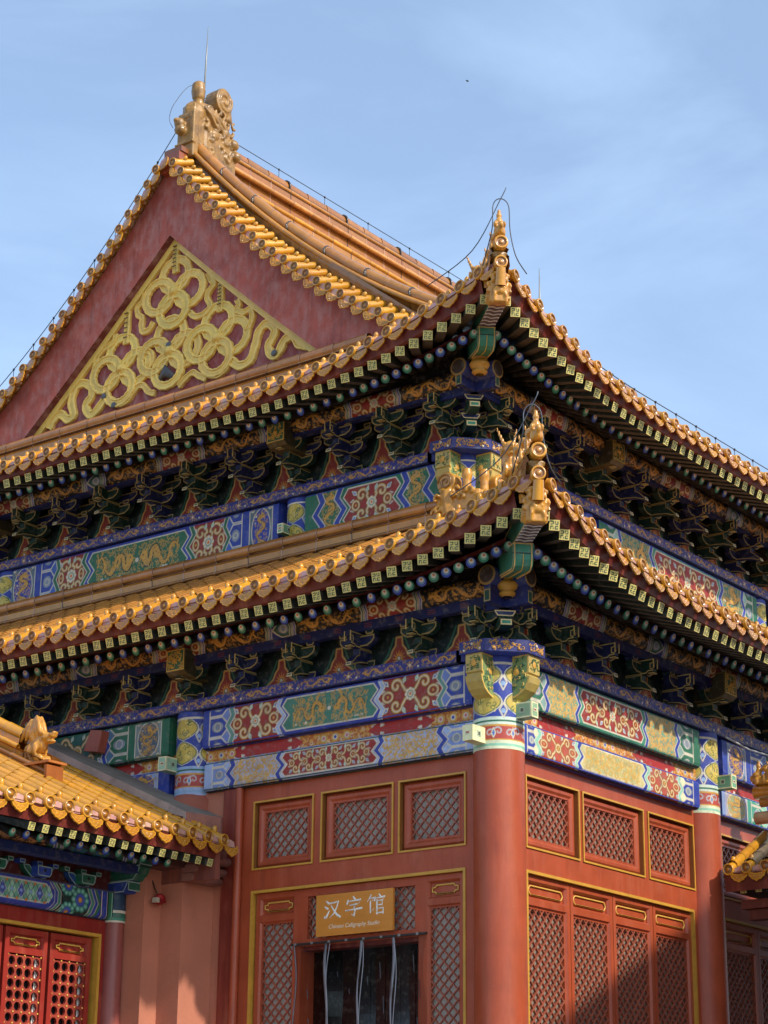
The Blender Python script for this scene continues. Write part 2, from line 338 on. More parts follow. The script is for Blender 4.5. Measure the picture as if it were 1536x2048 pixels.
def painted(name, parent, cv, fn, matr=MP):
    ny, nx = cv.X.shape; V = fn(cv.X.ravel(), cv.Y.ravel()).astype(np.float32)
    me = bpy.data.meshes.new(name); nf = (nx - 1) * (ny - 1)
    idx = np.arange(nx * ny).reshape(ny, nx); Q = np.stack([idx[:-1, :-1], idx[:-1, 1:], idx[1:, 1:], idx[1:, :-1]], -1).reshape(-1)
    me.vertices.add(len(V)); me.vertices.foreach_set('co', V.ravel()); me.loops.add(nf * 4); me.loops.foreach_set('vertex_index', Q.astype(np.int32))
    me.polygons.add(nf); me.polygons.foreach_set('loop_start', np.arange(0, nf * 4, 4, dtype=np.int32))
    me.polygons.foreach_set('use_smooth', np.ones(nf, bool)); me.update(calc_edges=True)
    at = me.color_attributes.new('Col', 'FLOAT_COLOR', 'POINT'); c4 = np.ones((nx * ny, 4), np.float32); c4[:, :3] = cv.I.reshape(-1, 3); at.data.foreach_set('color', c4.ravel())
    me.materials.append(matr); return link(bpy.data.objects.new(name, me), parent)

# ------------------------------------------------------------------ frames of the two facades: local (u along the wall seen left to right, n outward, z up)
class Fr:
    def __init__(s, O, U, Nn, sg):
        s.O, s.U, s.N, s.sg = Vector(O), Vector(U), Vector(Nn), sg
        s.T = Matrix(((U[0], Nn[0], 0, O[0]), (U[1], Nn[1], 0, O[1]), (0, 0, 1, 0), (0, 0, 0, 1)))
        s.A = np.array(s.T)
    def at(s, u, n, z): return s.T @ Vector((u, n, z))
    def arr(s, u, n, z): return np.c_[u, n, z] @ s.A[:3, :3].T + s.A[:3, 3]
    def loc(s, u, n, z): return s.T @ Matrix.Translation((u, n, z))
S2 = 1.2
FL = Fr((0, 0, 0), (1, 0, 0), (0, -1, 0), -1); FR = Fr((0, 0, 0), (0, 1, 0), (1, 0, 0), 1)
S2X = 1.26
UL = Fr((-S2X, S2, 0), (1, 0, 0), (0, -1, 0), -1); UR = Fr((-S2X, S2, 0), (0, 1, 0), (1, 0, 0), 1)
FRAMES = [(FL, 0), (FR, 0), (UL, 1), (UR, 1)]

# ------------------------------------------------------------------ the hall
HALL = empty('palace_hall', 'double eaved red palace hall with a tall gable, amber roofs and painted beams', 'palace hall')
for fr in (FL, FR, UL, UR): fr.S = fr.T @ Matrix.Scale(fr.sg, 4, (1, 0, 0))      # local (distance in from the corner, outward, up)
EV = [dict(et=1.35, zt=7.94, es=1.22, zs=7.705, er=.80, zr=7.70, A=.48, p=2.2, O=.16, s0=2.3, tip=1.5, pur=.27, zp=7.79, zb=7.575, zbt=7.69, zpl=7.06, plh=.13, nt=1, pit=.24, th=.15, sp=.82, wall=-.9),
      dict(et=1.50, zt=10.78, es=1.37, zs=10.57, er=.97, zr=10.61, A=.62, p=2.0, O=.14, s0=2.1, tip=1.62, pur=.47, zp=10.69, zb=10.54, zbt=10.665, zpl=9.905, plh=.13, nt=2, pit=.22, th=.15, sp=.768, wall=.08)]
SMAX = {0: 9.0, 1: 7.0, 2: 11.0, 3: 10.0}
def zv(d): return 15.45 - 1.17 * d + .0705 * d * d
def tt(e, s, edge): return min(1, max(0, (e['s0'] - s) / (e['s0'] + edge)))
def ept(e, kind, s):
    if kind == 't': t = tt(e, s, e['tip']); return (e['et'] + e['O'] * t * t, e['zt'] + e['A'] * t ** e['p'])
    if kind == 's': t = tt(e, s, e['es'] + .13); return (e['es'] + e['O'] * .9 * t * t, e['zs'] + e['A'] * .84 * t ** e['p'])
    t = tt(e, s, e['er'] + .1); return (e['er'] + e['O'] * .7 * t * t, e['zr'] + e['A'] * .54 * t ** e['p'])
def hrise(k, d): return .47 * d + .012 * d * d if k == 0 else zv(6.45 - d) - zv(6.45)
def roofz(k, s, n):
    e = EV[k]; ne, ze = ept(e, 't', s); d = ne - n
    return e['zt'] + (ze - e['zt']) * max(0, 1 - d / 2.6) ** 1.3 + hrise(k, d)

# --- one unit of the eave edge: barrel tile with round end and knob, and a leaf shaped drip tile
def eave_unit():
    b = MB(); sl = .42
    b.lathe((0, 0, 0), (0, 1, 0), [(0, .004), (.018, .006), (.022, -.002), (.034, -.001), (.038, -.006), (.05, -.006), (.054, .008), (.065, .008), (.068, -.002), (.068, -.03)], 14, [TILE2, TILED, TILED, TILED, TILED, TILED, TILE, TILE, TILE])
    b.tube([(0, -.02, 0), (0, -.3, .3 * sl)], .056, 10, TILE, False)
    b.lathe((0, -.15, .15 * sl + .045), (0, 0, 1), [(.026, 0), (.03, .02), (.026, .045), (.014, .06), (0, .064)], 8, TILE)
    pts = [(-.078, -.035), (-.06, -.052), (-.03, -.06), (0, -.063), (.03, -.06), (.06, -.052), (.078, -.035), (.088, -.075), (.07, -.105), (.04, -.122), (.016, -.15), (0, -.158), (-.016, -.15), (-.04, -.122), (-.07, -.105), (-.088, -.075)]
    pts = [(-.098, -.02), (-.075, -.045), (-.04, -.056), (0, -.06), (.04, -.056), (.075, -.045), (.098, -.02), (.106, -.06), (.096, -.092), (.07, -.108), (.058, -.126), (.03, -.134), (0, -.152), (-.03, -.134), (-.058, -.126), (-.07, -.108), (-.096, -.092), (-.106, -.06)]
    b.extr(pts, (.13, -.035, -.012), (1, 0, 0), (0, -.18, 1), (0, 1, .18), .018, TILE2, TILE, .011, TILE)
    for dx in (-.03, .03): b.lathe((.13 + dx, -.002, -.1), (0, 1, .2), [(.019, -.012), (.016, .004), (.008, .0), (0, .006)], 7, TILE)
    b.lathe((.13, .004, -.128), (0, 1, .2), [(.012, -.012), (.01, .004), (0, .007)], 6, TILE)
    arc = [(.13 + .074 * math.cos(a), -.03 - .03 * math.sin(a)) for a in np.linspace(math.pi, 2 * math.pi, 7)]
    for i in range(6): b.quad((arc[i][0], -.02, -.06 - arc[i][1] - .03), (arc[i + 1][0], -.02, -.06 - arc[i + 1][1] - .03), (arc[i + 1][0], -.3, .06 - arc[i + 1][1]), (arc[i][0], -.3, .06 - arc[i][1]), TILE2, True)
    pk = hx('#c2958c')
    b.extr([(-.08, -.05), (.08, -.05), (.07, .012), (.0, .03), (-.07, .012)], (.13, -.05, 0), (1, 0, 0), (0, 0, 1), (0, 1, 0), .012, pk)
    return (np.array(b.v), b.f, b.c, b.sm)
UNIT = eave_unit(); UN_T = 200
def put_unit(mb, T, dull=0.0, skip=False):
    T = T @ Matrix.Translation((rnd.uniform(-.005, .005), rnd.uniform(-.008, .008), rnd.uniform(-.006, .006))) @ Matrix.Rotation(rnd.uniform(-.03, .03), 4, 'Z') @ Matrix.Rotation(rnd.uniform(-.03, .03), 4, 'Y')
    k = 1 + rnd.uniform(-.13, .10); h = rnd.uniform(-.07, .07); C = [(min(1, c[0] * k), c[1] * k * (1 + h), c[2] * k) for c in UNIT[2]]
    if rnd.random() < .10:
        C = [tuple(x * .7 + y * .3 for x, y in zip(c, hx('#d8c4a8'))) if i > UN_T else c for i, c in enumerate(C)]  # some drip tiles paled: sky glints put into their colour
    mb.add(UNIT[0], UNIT[1], C, T, UNIT[3])
def colmat(a, b, c, o): return Matrix(((a[0], b[0], c[0], o[0]), (a[1], b[1], c[1], o[1]), (a[2], b[2], c[2], o[2]), (0, 0, 0, 1)))
def jit(c, a=.1):
    k = 1 + rnd.uniform(-a, a); return (c[0] * k, c[1] * k * (1 + rnd.uniform(-.04, .04)), c[2] * k)
def half_row(mb, pts, r, seg=.29, col=TILE, n=6):
    # one course of barrel tiles laid along a polyline: short tapering lengths, each lapping the next
    P = [Vector(p) for p in pts]; Ls = [0]
    for i in range(1, len(P)): Ls.append(Ls[-1] + (P[i] - P[i - 1]).length)
    def at(d):
        d = min(max(d, 0), Ls[-1])
        for i in range(1, len(P)):
            if d <= Ls[i]: return P[i - 1].lerp(P[i], (d - Ls[i - 1]) / max(1e-6, Ls[i] - Ls[i - 1]))
        return P[-1]
    k = max(1, round(Ls[-1] / seg)); q = Ls[-1] / k
    for i in range(k):
        a, m_, b_ = at(i * q), at((i + .5) * q), at((i + 1) * q + .012)
        mb.tube([a, m_, b_], [r * 1.05, r * 1.0, r * .95], n, jit(col, .13), False, arc=(-.35, math.pi + .35))

ROOFS = [empty('lower_roof', parent=HALL), empty('upper_roof', parent=HALL)]
def roof_side(fr, k, idx):
    e = EV[k]; smax = SMAX[idx]; root = ROOFS[k]
    tiles, rows, pan = MB(), MB(), MB()
    s = -e['tip'] + .30; prev = None; main = (idx == 3)
    while s < smax:
        n0, z0 = ept(e, 't', s); n1, z1 = ept(e, 't', s + .02)
        tg = Vector((fr.sg * .02, (n1 - n0), z1 - z0)); tg.normalize()
        if fr.sg < 0: tg = -tg
        A = fr.T.to_3x3() @ tg; B = fr.T.to_3x3() @ Vector((0, 1, 0)); A2 = Vector((A[0], A[1], A[2]))
        put_unit(tiles, colmat(A2, B, (0, 0, 1), fr.at(fr.sg * s, n0, z0)))
        nend = max(e['wall'], -s) if not main else (-4.9 if s > .08 else max(.08, -s))
        nn = np.linspace(n0 - .2, nend, 3 if n0 - nend < .8 else (7 if not main else 16))
        if n0 - nend > .25:
            half_row(rows, col=TILE if main else hx('#b87c38'), r=.057, pts=[fr.S @ Vector((s, float(n), roofz(k, s, float(n)))) for n in nn])  # skirt courses duller than the main slope: shade put into their colour
        cur = [fr.S @ Vector((s, float(n), roofz(k, s, float(n)) - .035)) for n in np.linspace(n0 - .02, nend, 12)]
        if prev is not None:
            for i in range(11): pan.quad(prev[i], cur[i], cur[i + 1], prev[i + 1], jit(hx('#8f6636'), .1), False)  # pan bed darkened too, shade between the courses put into its colour
        prev = cur; s += .26
    tiles.build('eave_tiles', root, MT); rows.build('barrel_tile_courses', root, MT); pan.build('pan_tile_bed', root, MT)
for idx, (fr, k) in enumerate(FRAMES): roof_side(fr, k, idx)

# --- rafters, boards and eave strips
def wan_end(b, O, A, Bz, Nn, h):
    # square gilt rafter end with a green key-fret
    b.extr([(-h, -h), (h, -h), (h, h), (-h, h)], O, A, Bz, Nn, .004, hx('#d9c878'))
    g = hx('#2f5a3c'); w_ = h * .16; e_ = .0065
    def bar(x0, x1, y0, y1): b.extr([(x0 * h, y0 * h), (x1 * h, y0 * h), (x1 * h, y1 * h), (x0 * h, y1 * h)], Vector(O) + Vector(Nn) * .004, A, Bz, Nn, .003, g)
    for sx, sy in ((1, 1), (-1, -1)):
        bar(*sorted((sx * .12, sx * .72)), *sorted((sy * .58, sy * .74))); bar(*sorted((sx * .12, sx * .28)), *sorted((sy * .2, sy * .6)))
        bar(*sorted((sx * .58, sx * .74)), *sorted((-sy * .12, -sy * .74))); bar(*sorted((sx * .2, sx * .6)), *sorted((-sy * .12, -sy * .28)))
        bar(*sorted((sx * .3, sx * .74)), *sorted((sy * .12, sy * .26)))
        bar(*sorted((sx * .12, sx * .26)), *sorted((-sy * .42, -sy * .74)))
def rafter_frame(P0, P1):
    d = (P1 - P0).normalized(); a = d.cross(Vector((0, 0, 1))).normalized(); z = a.cross(d); return d, a, z
def square_rafter(b, P0, P1, h=.053, ci=0):
    d, a, z = rafter_frame(P0, P1); c = hx('#4d4336'); c2 = hx('#2a3028')
    q = [[P + a * sx * h * sc + z * sy * h * sc for sx, sy in ((-1, -1), (1, -1), (1, 1), (-1, 1))] for P, sc in ((P0, 1.15), (P1, 1))]
    for i in range(4): j = (i + 1) % 4; b.quad(q[0][i], q[0][j], q[1][j], q[1][i], c if i == 0 else c2)
    wan_end(b, P1, a, z, d, h)
def round_rafter(b, P0, P1, r=.053, ci=0):
    d, a, z = rafter_frame(P0, P1); side = hx('#14110e'); base = hx('#2f49b4') if ci % 2 else hx('#2b7f63')
    b.tube([P0, P1], r, 10, side, False)
    b.lathe(P1, d, [(r, 0), (r, .004), (0, .005)], 14, [base, base], sm=False)
    o = P1 + z * r * .18
    b.lathe(o, d, [(r * .74, .0052), (r * .74, .007), (0, .0072)], 12, [hx('#6f97c9') if ci % 2 else hx('#78b79a')] * 2, sm=False)
    o = P1 + z * r * .34
    b.lathe(o, d, [(r * .52, .0075), (r * .52, .009), (0, .0092)], 10, [hx('#e4e0d2')] * 2, sm=False)
    b.lathe(P1 + z * r * .45, d, [(r * .26, .0095), (r * .26, .011), (0, .0112)], 8, [hx('#d98a4a')] * 2, sm=False)
RAF = []
def eave_wood(fr, k, idx):
    e = EV[k]; smax = SMAX[idx]; par = ROOFS[k]; strip, sof = MB(), MB(); s = -e['es'] + .05; i = 0; pv = None; ps = None
    sf = .9
    while s < smax:
        n1, z1 = ept(e, 's', s); sr = s if s > sf else sf + (s - sf) * .60
        n0 = e['er'] - .30; sl = .30
        E1 = fr.S @ Vector((s, n1, z1)); E0 = fr.S @ Vector((sr if s < sf else s, n0, z1 + sl * (n1 - n0) + .02))
        RAF.append(('square_rafter', E0, E1, i, par))
        s2 = s if s > sf else sf + (s - sf) * .80; t_ = s2
        n2, z2 = ept(e, 'r', s2); sr2 = s2 if s2 > sf else sf + (s2 - sf) * .35
        F1 = fr.S @ Vector((s2, n2, z2)); F0 = fr.S @ Vector((sr2, .0, e['zr'] + .5 * (n2) + (z2 - e['zr']) * .35))
        RAF.append(('round_rafter', F0, F1, i, par))
        # red eave board above the rafter ends, boards over the rafters, the inner ones darkened by painted shade
        nt_, zt_ = ept(e, 't', s); bot = fr.S @ Vector((s, n1 - .01, z1 + .045)); top = fr.S @ Vector((s, nt_ - .05, zt_ - .035)); mid = fr.S @ Vector((s, n1 + .028, z1 + .06))
        lo = [E0 + Vector((0, 0, .05)), E1 + Vector((0, 0, .048)) - (E1 - E0).normalized() * .06]
        l2 = [F0 + Vector((0, 0, .052)), F1 + Vector((0, 0, .05)) - (F1 - F0).normalized() * .10, F1 + Vector((0, 0, .10)) - (F1 - F0).normalized() * .10]
        if pv is not None:
            strip.quad(pv[0], bot, mid, pv[1], EAVER); strip.quad(pv[1], mid, top, pv[2], EAVER)
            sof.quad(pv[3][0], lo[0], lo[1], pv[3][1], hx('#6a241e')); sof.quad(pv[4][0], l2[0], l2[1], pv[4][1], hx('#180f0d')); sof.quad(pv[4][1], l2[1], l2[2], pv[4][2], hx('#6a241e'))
        pv = (bot, mid, top, lo, l2); s += .2; i += 1
    wd = []; s = -e['pur'] - .3
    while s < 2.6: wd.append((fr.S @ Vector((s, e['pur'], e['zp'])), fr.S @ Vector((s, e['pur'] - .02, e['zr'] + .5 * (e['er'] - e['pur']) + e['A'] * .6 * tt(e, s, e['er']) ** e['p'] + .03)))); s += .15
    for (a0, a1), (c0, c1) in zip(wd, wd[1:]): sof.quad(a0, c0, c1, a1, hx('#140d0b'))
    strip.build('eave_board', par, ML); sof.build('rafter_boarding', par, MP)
for idx, (fr, k) in enumerate(FRAMES): eave_wood(fr, k, idx)
cv_ = Vector(CAMLOC)
def inframe(P):
    q = M.inverted() @ P; x, y = q.x / -q.z * cam.lens / 36 * 1536 + 768, 1024 - q.y / -q.z * cam.lens / 36 * 1536
    return -20 < x < 1556 and -20 < y < 2068
for nm, fn in (('square_rafter', square_rafter), ('round_rafter', round_rafter)):
    L_ = [r for r in RAF if r[0] == nm]; L_.sort(key=lambda r: (not inframe(r[2]), (r[2] - cv_).length))
    for r in L_[:100]:
        b = MB(); fn(b, r[1], r[2], ci=r[3]); b.build(nm, r[4], MP)
    b = MB()
    for r in L_[100:]: fn(b, r[1], r[2], ci=r[3])
    tag(b.build(nm + 's_far', HALL, MP), kind='stuff')

# --- bracket sets under the eaves
GE = hx('#9a8450')
def bracket(e, ca, cb, arms=True):
    b = MB(); p, th, n_t = e['pit'], e['th'], e['nt']; ew = .013
    b.extr([(-.14, .1), (-.14, .05), (-.09, 0), (.09, 0), (.14, .05), (.14, .1)], (0, -.12, 0), (1, 0, 0), (0, 0, 1), (0, 1, 0), .26, cb, GE, ew)
    b.box((-.035, .139, .03), (.035, .1425, .075), DK)
    def gong(n, z, hl, c, ew=.017):
        pl = [(-hl, z + th * .8), (-hl, z + th * .45), (-hl * .86, z + th * .2), (-hl * .6, z), (hl * .6, z), (hl * .86, z + th * .2), (hl, z + th * .45), (hl, z + th * .8)]
        b.extr(pl, (0, n - .04, 0), (1, 0, 0), (0, 0, 1), (0, 1, 0), .08, c, GE, ew, c)
        for sx in (-1, 1):
            x = sx * (hl - .055); q = [(x - .055, z + th * 1.18), (x - .055, z + th * .98), (x - .04, z + th * .8), (x + .04, z + th * .8), (x + .055, z + th * .98), (x + .055, z + th * 1.18)]
            b.extr(q, (0, n - .055, 0), (1, 0, 0), (0, 0, 1), (0, 1, 0), .11, cb, GE, ew)
    for i in range(n_t + 1):
        z = .075 + i * th
        gong(p * i, z, .235, ca)
        if i < n_t: gong(p * i, z + th, .365, cb if i else ca)
        if i < n_t:
            q = p * (i + 1)
            pl = [(-.12, z + th * .9), (-.12, z), (q - .10, z - .005), (q + .04, z - .025), (q + .16, z - .07), (q + .178, z - .045), (q + .09, z + th * .3), (q + .045, z + th * .45), (q + .045, z + th * .9)]
            b.extr(pl, (-.043, 0, 0), (0, 1, 0), (0, 0, 1), (1, 0, 0), .086, ca, GE, ew, ca, back=True)
            b.extr([(-.038, -.02), (.038, -.02), (.038, .02), (-.038, .02)], (0, q + .168, z - .056), (1, 0, 0), (0, -.2, 1), (0, 1, .2), .010, hx('#6f6a58'), hx('#cdb98a'), .012)
    z = .075 + n_t * th; q = p * n_t
    pl = [(q - .2, z + th), (q - .2, z - .01), (q + .10, z - .01), (q + .13, z + .012), (q + .19, z + .012), (q + .19, z + .04), (q + .16, z + .045), (q + .16, z + th * .62), (q + .2, z + th * .66), (q + .2, z + th)]
    b.extr(pl, (-.04, 0, 0), (0, 1, 0), (0, 0, 1), (1, 0, 0), .08, ca, hx('#b59d62'), ew, ca, back=True)
    for sx in (-.041, .041): b.box((sx - .005, q + .195, z + .04), (sx + .005, q + .206, z + th), hx('#c6ab6a'))
    b.box((-.04, q + .125, z - .014), (.04, q + .195, z - .004), hx('#a8935a'))
    return b
PRO = {}
for k in (0, 1):
    for v, (ca, cb) in enumerate(((hx('#121a48'), hx('#0e2a30')), (hx('#0e2e24'), hx('#142052')))):
        o = bracket(EV[k], ca, cb).build('bracket_set', HALL, MP); PRO[k, v] = o
used = set()
def place_bracket(fr, k, s, v):
    e = EV[k]; T = fr.S @ Matrix.Translation((s, 0, e['zpl'] + e['plh']))
    o = PRO[k, v]
    if (k, v) in used: o = dup(o, HALL)
    used.add((k, v)); o.matrix_world = T
for idx, (fr, k) in enumerate(FRAMES):
    nset = {0: 9, 1: 8, 2: 12, 3: 12}[idx]
    for j in range(1, nset + 1): place_bracket(fr, k, j * EV[k]['sp'], j % 2)

# ------------------------------------------------------------------ painted beams, plates, purlins
def arrS(fr, s, n, z):
    A = np.array(fr.S); return np.c_[s, n, z] @ A[:3, :3].T + A[:3, 3]
def fr_arr(fr, u, n, z): return fr.arr(u, n, z)
def beam_paint(W, H, zones, res=.007):
    cv = Canvas(W, H, res); v = cv.Y / H
    for i, zn in enumerate(zones):
        x1 = zones[i + 1]['x'] if i + 1 < len(zones) else W; zn['x1'] = x1
        amp = zn.get('amp', 0); off = np.interp(v, [0, .25, .5, .75, 1], [0, amp, -.6 * amp, amp, 0])
        cv.I[cv.X >= zn['x'] + off] = zn['c']
    for i, zn in enumerate(zones):
        x0, x1, k = zn['x'], zn['x1'], zn['k']; g = .05
        if k == 'hex': cv.hexs(x0, x1, zn['c2'], zn.get('d', 1))
        if k == 'bar':
            cv.rect(x0 + .012, x1 - .012, 0, H, zn['c2'])
        if k == 'scroll': cv.scroll(x0 + g, x1 - g, H * .06, H * .94, zn['c'], zn.get('ctr', False))
        if k == 'drag' and zn.get('fine'):
            cv.fil(x0 + .05, x1 - .05, H * .06, H * .94, hx('#c4964a'), 1.5, .045, .02); cv.fil(x0 + .05, x1 - .05, H * .06, H * .94, hx('#d6ac5a'), 1.5, .03, .013); cv.fil(x0 + .05, x1 - .05, H * .06, H * .94, zn['c'], .8, .02, .009)
        elif k == 'drag':
            for _ in range(40): cv.line([(q := nrs.uniform(x0 + .05, x1 - .05), r_ := nrs.uniform(.02, H - .02)), (q + nrs.uniform(-.04, .04), r_ + nrs.uniform(-.03, .03))], .008, tuple(.6 * a + .4 * b for a, b in zip(zn['c'], GD)))
            cv.dragon(x0 + g, x1 - g, H * .05, H * .95, GD, zn.get('flip', False), vert=(x1 - x0) < H * 1.25, gnd=zn['c'])
        if k == 'box':
            cv.poly([(x0 + (x1 - x0) * (.5 + .42 * math.cos(a) * (1 if abs(math.sin(a)) < .8 else .8)), H * (.5 + .46 * math.sin(a))) for a in np.linspace(0, 6.28, 17)[:-1]], zn['c2'], WH, .014)
            cv.dragon(x0 + .07, x1 - .07, H * .1, H * .9, GD, vert=True, gnd=zn['c2'])
            for sx in (x0 + .04, x1 - .04):
                for sy in (.06, .94): cv.disc(sx, sy * H, .028, WH); cv.disc(sx, sy * H, .014, GD)
        if k == 'panel':
            a1 = zn.get('amp', 0); a2 = zones[i + 1].get('amp', 0) if i + 1 < len(zones) else 0; bw = zn.get('bw', .06)
            P_ = [(x0 + bw + a1 * .0, H * .12), (x0 + bw + a1, .27 * H), (x0 + bw - a1 * .6, .5 * H), (x0 + bw + a1, .73 * H), (x0 + bw, H * .9), (x1 - bw, H * .9), (x1 - bw + a2, .73 * H), (x1 - bw - a2 * .6, .5 * H), (x1 - bw + a2, .27 * H), (x1 - bw, H * .12)]
            cv.poly(P_, zn['c2'], WH, .016)
            if zn.get('fill') == 'scroll': cv.scroll(x0 + bw + .06, x1 - bw - .06, H * .15, H * .87, zn['c2'], True)
            elif zn.get('fine'): cv.fil(x0 + bw + .07, x1 - bw - .07, H * .18, H * .84, hx('#c9a048'), 2.2, .04, .016); cv.fil(x0 + bw + .07, x1 - bw - .07, H * .18, H * .84, hx('#9fae7c'), .8, .03, .012)
            else:
                xm = (x0 + x1) / 2
                for _ in range(70): cv.line([(q := nrs.uniform(x0 + bw + .1, x1 - bw - .1), r_ := nrs.uniform(H * .18, H * .85)), (q + nrs.uniform(-.04, .04), r_ + nrs.uniform(-.03, .03))], .008, tuple(.65 * a + .35 * b for a, b in zip(zn['c2'], GD)))
                cv.dragon(x0 + bw + .09, xm - .03, H * .16, H * .86, GD, gnd=zn['c2']); cv.dragon(xm + .03, x1 - bw - .09, H * .16, H * .86, GD, flip=True, gnd=zn['c2']); cv.disc(xm, H * .5, H * .05, WH)
    for zn in zones:
        if 'band' in zn: cv.band(zn['x'], zn.get('amp', 0), zn.get('wd', .07), zn['band'])
        elif zn.get('ln'): cv.line([(zn['x'], 0), (zn['x'], H)], .014, WH)
    cv.rect(0, W, 0, .010, DK)
    return cv
def put_beam(fr, u0, z0, n0, H, zones, name='painted_beam', under=BL, depth=.3, rr=.05, res=.007):
    W = zones[-1]['end']; cv = beam_paint(W, H, zones, res)
    o = painted(name, HALL, cv, lambda x, y: fr.arr(u0 + x, n0 - rr * (np.clip(1 - y / rr, 0, 1) ** 2 + np.clip(1 - (H - y) / rr, 0, 1) ** 2) * .8, z0 + y))
    b = MB(); b.T = fr.T; b.box((u0, n0 - depth, z0 - .001), (u0 + W, n0 - rr, z0 + H + .001), under); b.box((u0 + .004, n0 - rr, z0 + .02), (u0 + W - .004, n0 - .006, z0 + H - .02), under)
    b.build('beam_core', o, MP)
def Z(x, k, c, **q): d = dict(x=x, k=k, c=c); d.update(q); return d
PB = hx('#a3b6da'); PGR = hx('#5c9c86'); CRG = hx('#c9bd84')
def off(zs, x0, end):
    for z in zs: z['x'] = max(0, z['x'] - x0)
    zs[-1]['end'] = end - x0; return zs
# lower storey, gable side, bay by the corner
zs = off([Z(-3.9, 'edge', BL), Z(-3.80, 'hex', hx('#6f86c4'), c2=BL, ln=1), Z(-3.50, 'scroll', RD, amp=.05, band=hx('#5f8f86'), wd=.07, ctr=True), Z(-2.74, 'panel', BL, c2=hx('#3f7a66'), amp=-.06, band=PB, wd=.05, bw=.07),
          Z(-1.40, 'scroll', RD, amp=.06, band=PB, wd=.05, ctr=True), Z(-.56, 'hex', hx('#6f86c4'), c2=BL, amp=-.05, band=hx('#5f8f86'), wd=.06, d=-1), Z(-.29, 'edge', BL, ln=1)], -3.9, -.19)
put_beam(FL, -3.9, 6.60, .20, .46, zs)
zs = off([Z(-3.88, 'edge', PB), Z(-3.76, 'hex', PB, c2=hx('#7f97d0'), ln=1), Z(-3.50, 'drag', PB, fine=1, amp=.05, band=BL, wd=.08), Z(-2.76, 'panel', PB, c2=RD, amp=-.05, band=BL, wd=.07, fill='scroll', bw=.06),
          Z(-1.42, 'drag', PB, fine=1, amp=.05, band=BL, wd=.07), Z(-.58, 'hex', PB, c2=hx('#7f97d0'), amp=-.05, band=BL, wd=.08, d=-1), Z(-.29, 'edge', PB, ln=1)], -3.88, -.19)
put_beam(FL, -3.88, 6.12, .17, .34, zs, under=hx('#274a48'))
# its continuation behind the side hall roof
zs = off([Z(-6.4, 'scroll', hx('#2c5f55')), Z(-5.42, 'hex', hx('#51789a'), c2=GR, amp=-.05, band=BL, wd=.07, d=-1), Z(-5.08, 'bar', WH, c2=GR), Z(-4.95, 'box', hx('#7d8c8c'), c2=hx('#4a5f70')), Z(-4.55, 'edge', GR, ln=1)], -6.4, -4.42)
put_beam(FL, -6.4, 6.60, .20, .46, zs, under=GR)
zs = off([Z(-6.4, 'drag', PGR), Z(-5.15, 'box', PB, c2=BL), Z(-4.6, 'edge', BL, ln=1)], -6.4, -4.42)
put_beam(FL, -6.4, 6.12, .17, .34, zs)
# red boards between the two beams
def red_board(fr, u0, u1, z0, z1, n, segs, name='red_panel_board'):
    cv = Canvas(u1 - u0, z1 - z0, .007, hx('#a8261f')); H = z1 - z0
    for a, b_ in segs:
        a -= u0; b_ -= u0; cv.rect(a, b_, 0, H, hx('#b8662a')); m_ = (a + b_) / 2; cv.fil(a, b_, 0, H, hx('#dba94a'), 1.2, .03, .014); cv.fil(a, b_, 0, H, WH, .35, .028, .010)
        for s in (-1, 1):
            e_ = a if s < 0 else b_
            for q in (.25, .75): cv.disc(e_ - s * .02, q * H, .05, WH, .022); cv.disc(e_ + s * .06, q * H, .045, WH, .018); cv.disc(e_ - s * .02, q * H, .02, hx('#4a66b8'), .01)
            cv.poly([(e_ + s * .05, 0), (e_ - s * .12, H * .5), (e_ + s * .05, H)], hx('#a8261f'))
        for k in range(-1, 2):
            if a < m_ + k * .16 < b_: cv.disc(m_ + k * .16, H / 2, .055, GD); cv.disc(m_ + k * .16, H / 2, .032, WH); cv.disc(m_ + k * .16, H / 2, .018, BL if k == 0 else hx('#c86a7a'))
    painted(name, HALL, cv, lambda x, y: fr.arr(u0 + x, n + 0 * x, z0 + y))
red_board(FL, -3.95, -.15, 6.44, 6.62, .10, [(-3.95, -3.45), (-2.62, -1.5), (-.85, -.15)])
red_board(FL, -6.4, -4.3, 6.44, 6.62, .10, [(-5.0, -4.3)])
red_board(FR, .15, 4.0, 6.44, 6.62, .10, [(.15, .55), (1.2, 2.6), (3.3, 4.0)])
red_board(FR, 4.3, 8.0, 6.44, 6.62, .10, [(4.3, 4.75)])
# lower storey, long side
zs = off([Z(.19, 'edge', GR), Z(.3, 'hex', hx('#88a8a0'), c2=GR, ln=1), Z(.58, 'drag', PGR, fine=1, amp=.05, band=BL, wd=.07), Z(1.22, 'panel', hx('#3f8a6e'), c2=RD, amp=-.05, band=BL, wd=.06, fill='scroll', bw=.09), Z(2.60, 'drag', PGR, fine=1, amp=.05, band=BL, wd=.06),
          Z(3.33, 'hex', hx('#88a8a0'), c2=GR, amp=-.05, band=BL, wd=.07, d=-1), Z(3.68, 'edge', GR, ln=1)], .19, 3.84)
put_beam(FR, .19, 6.60, .20, .46, zs, under=hx('#2f6a58'))
zs = off([Z(.17, 'edge', BL), Z(.27, 'hex', CRM, c2=BL, ln=1), Z(.46, 'scroll', hx('#b5523a'), amp=.05, band=PG, wd=.07), Z(1.24, 'panel', BL, c2=CRG, fine=1, amp=-.05, band=PG, wd=.05, bw=.09), Z(2.66, 'scroll', hx('#b5523a'), amp=.05, band=PG, wd=.06),
          Z(3.42, 'hex', CRM, c2=BL, amp=-.05, band=PG, wd=.06, d=-1), Z(3.70, 'edge', BL, ln=1)], .17, 3.84)
put_beam(FR, .17, 6.12, .17, .34, zs)
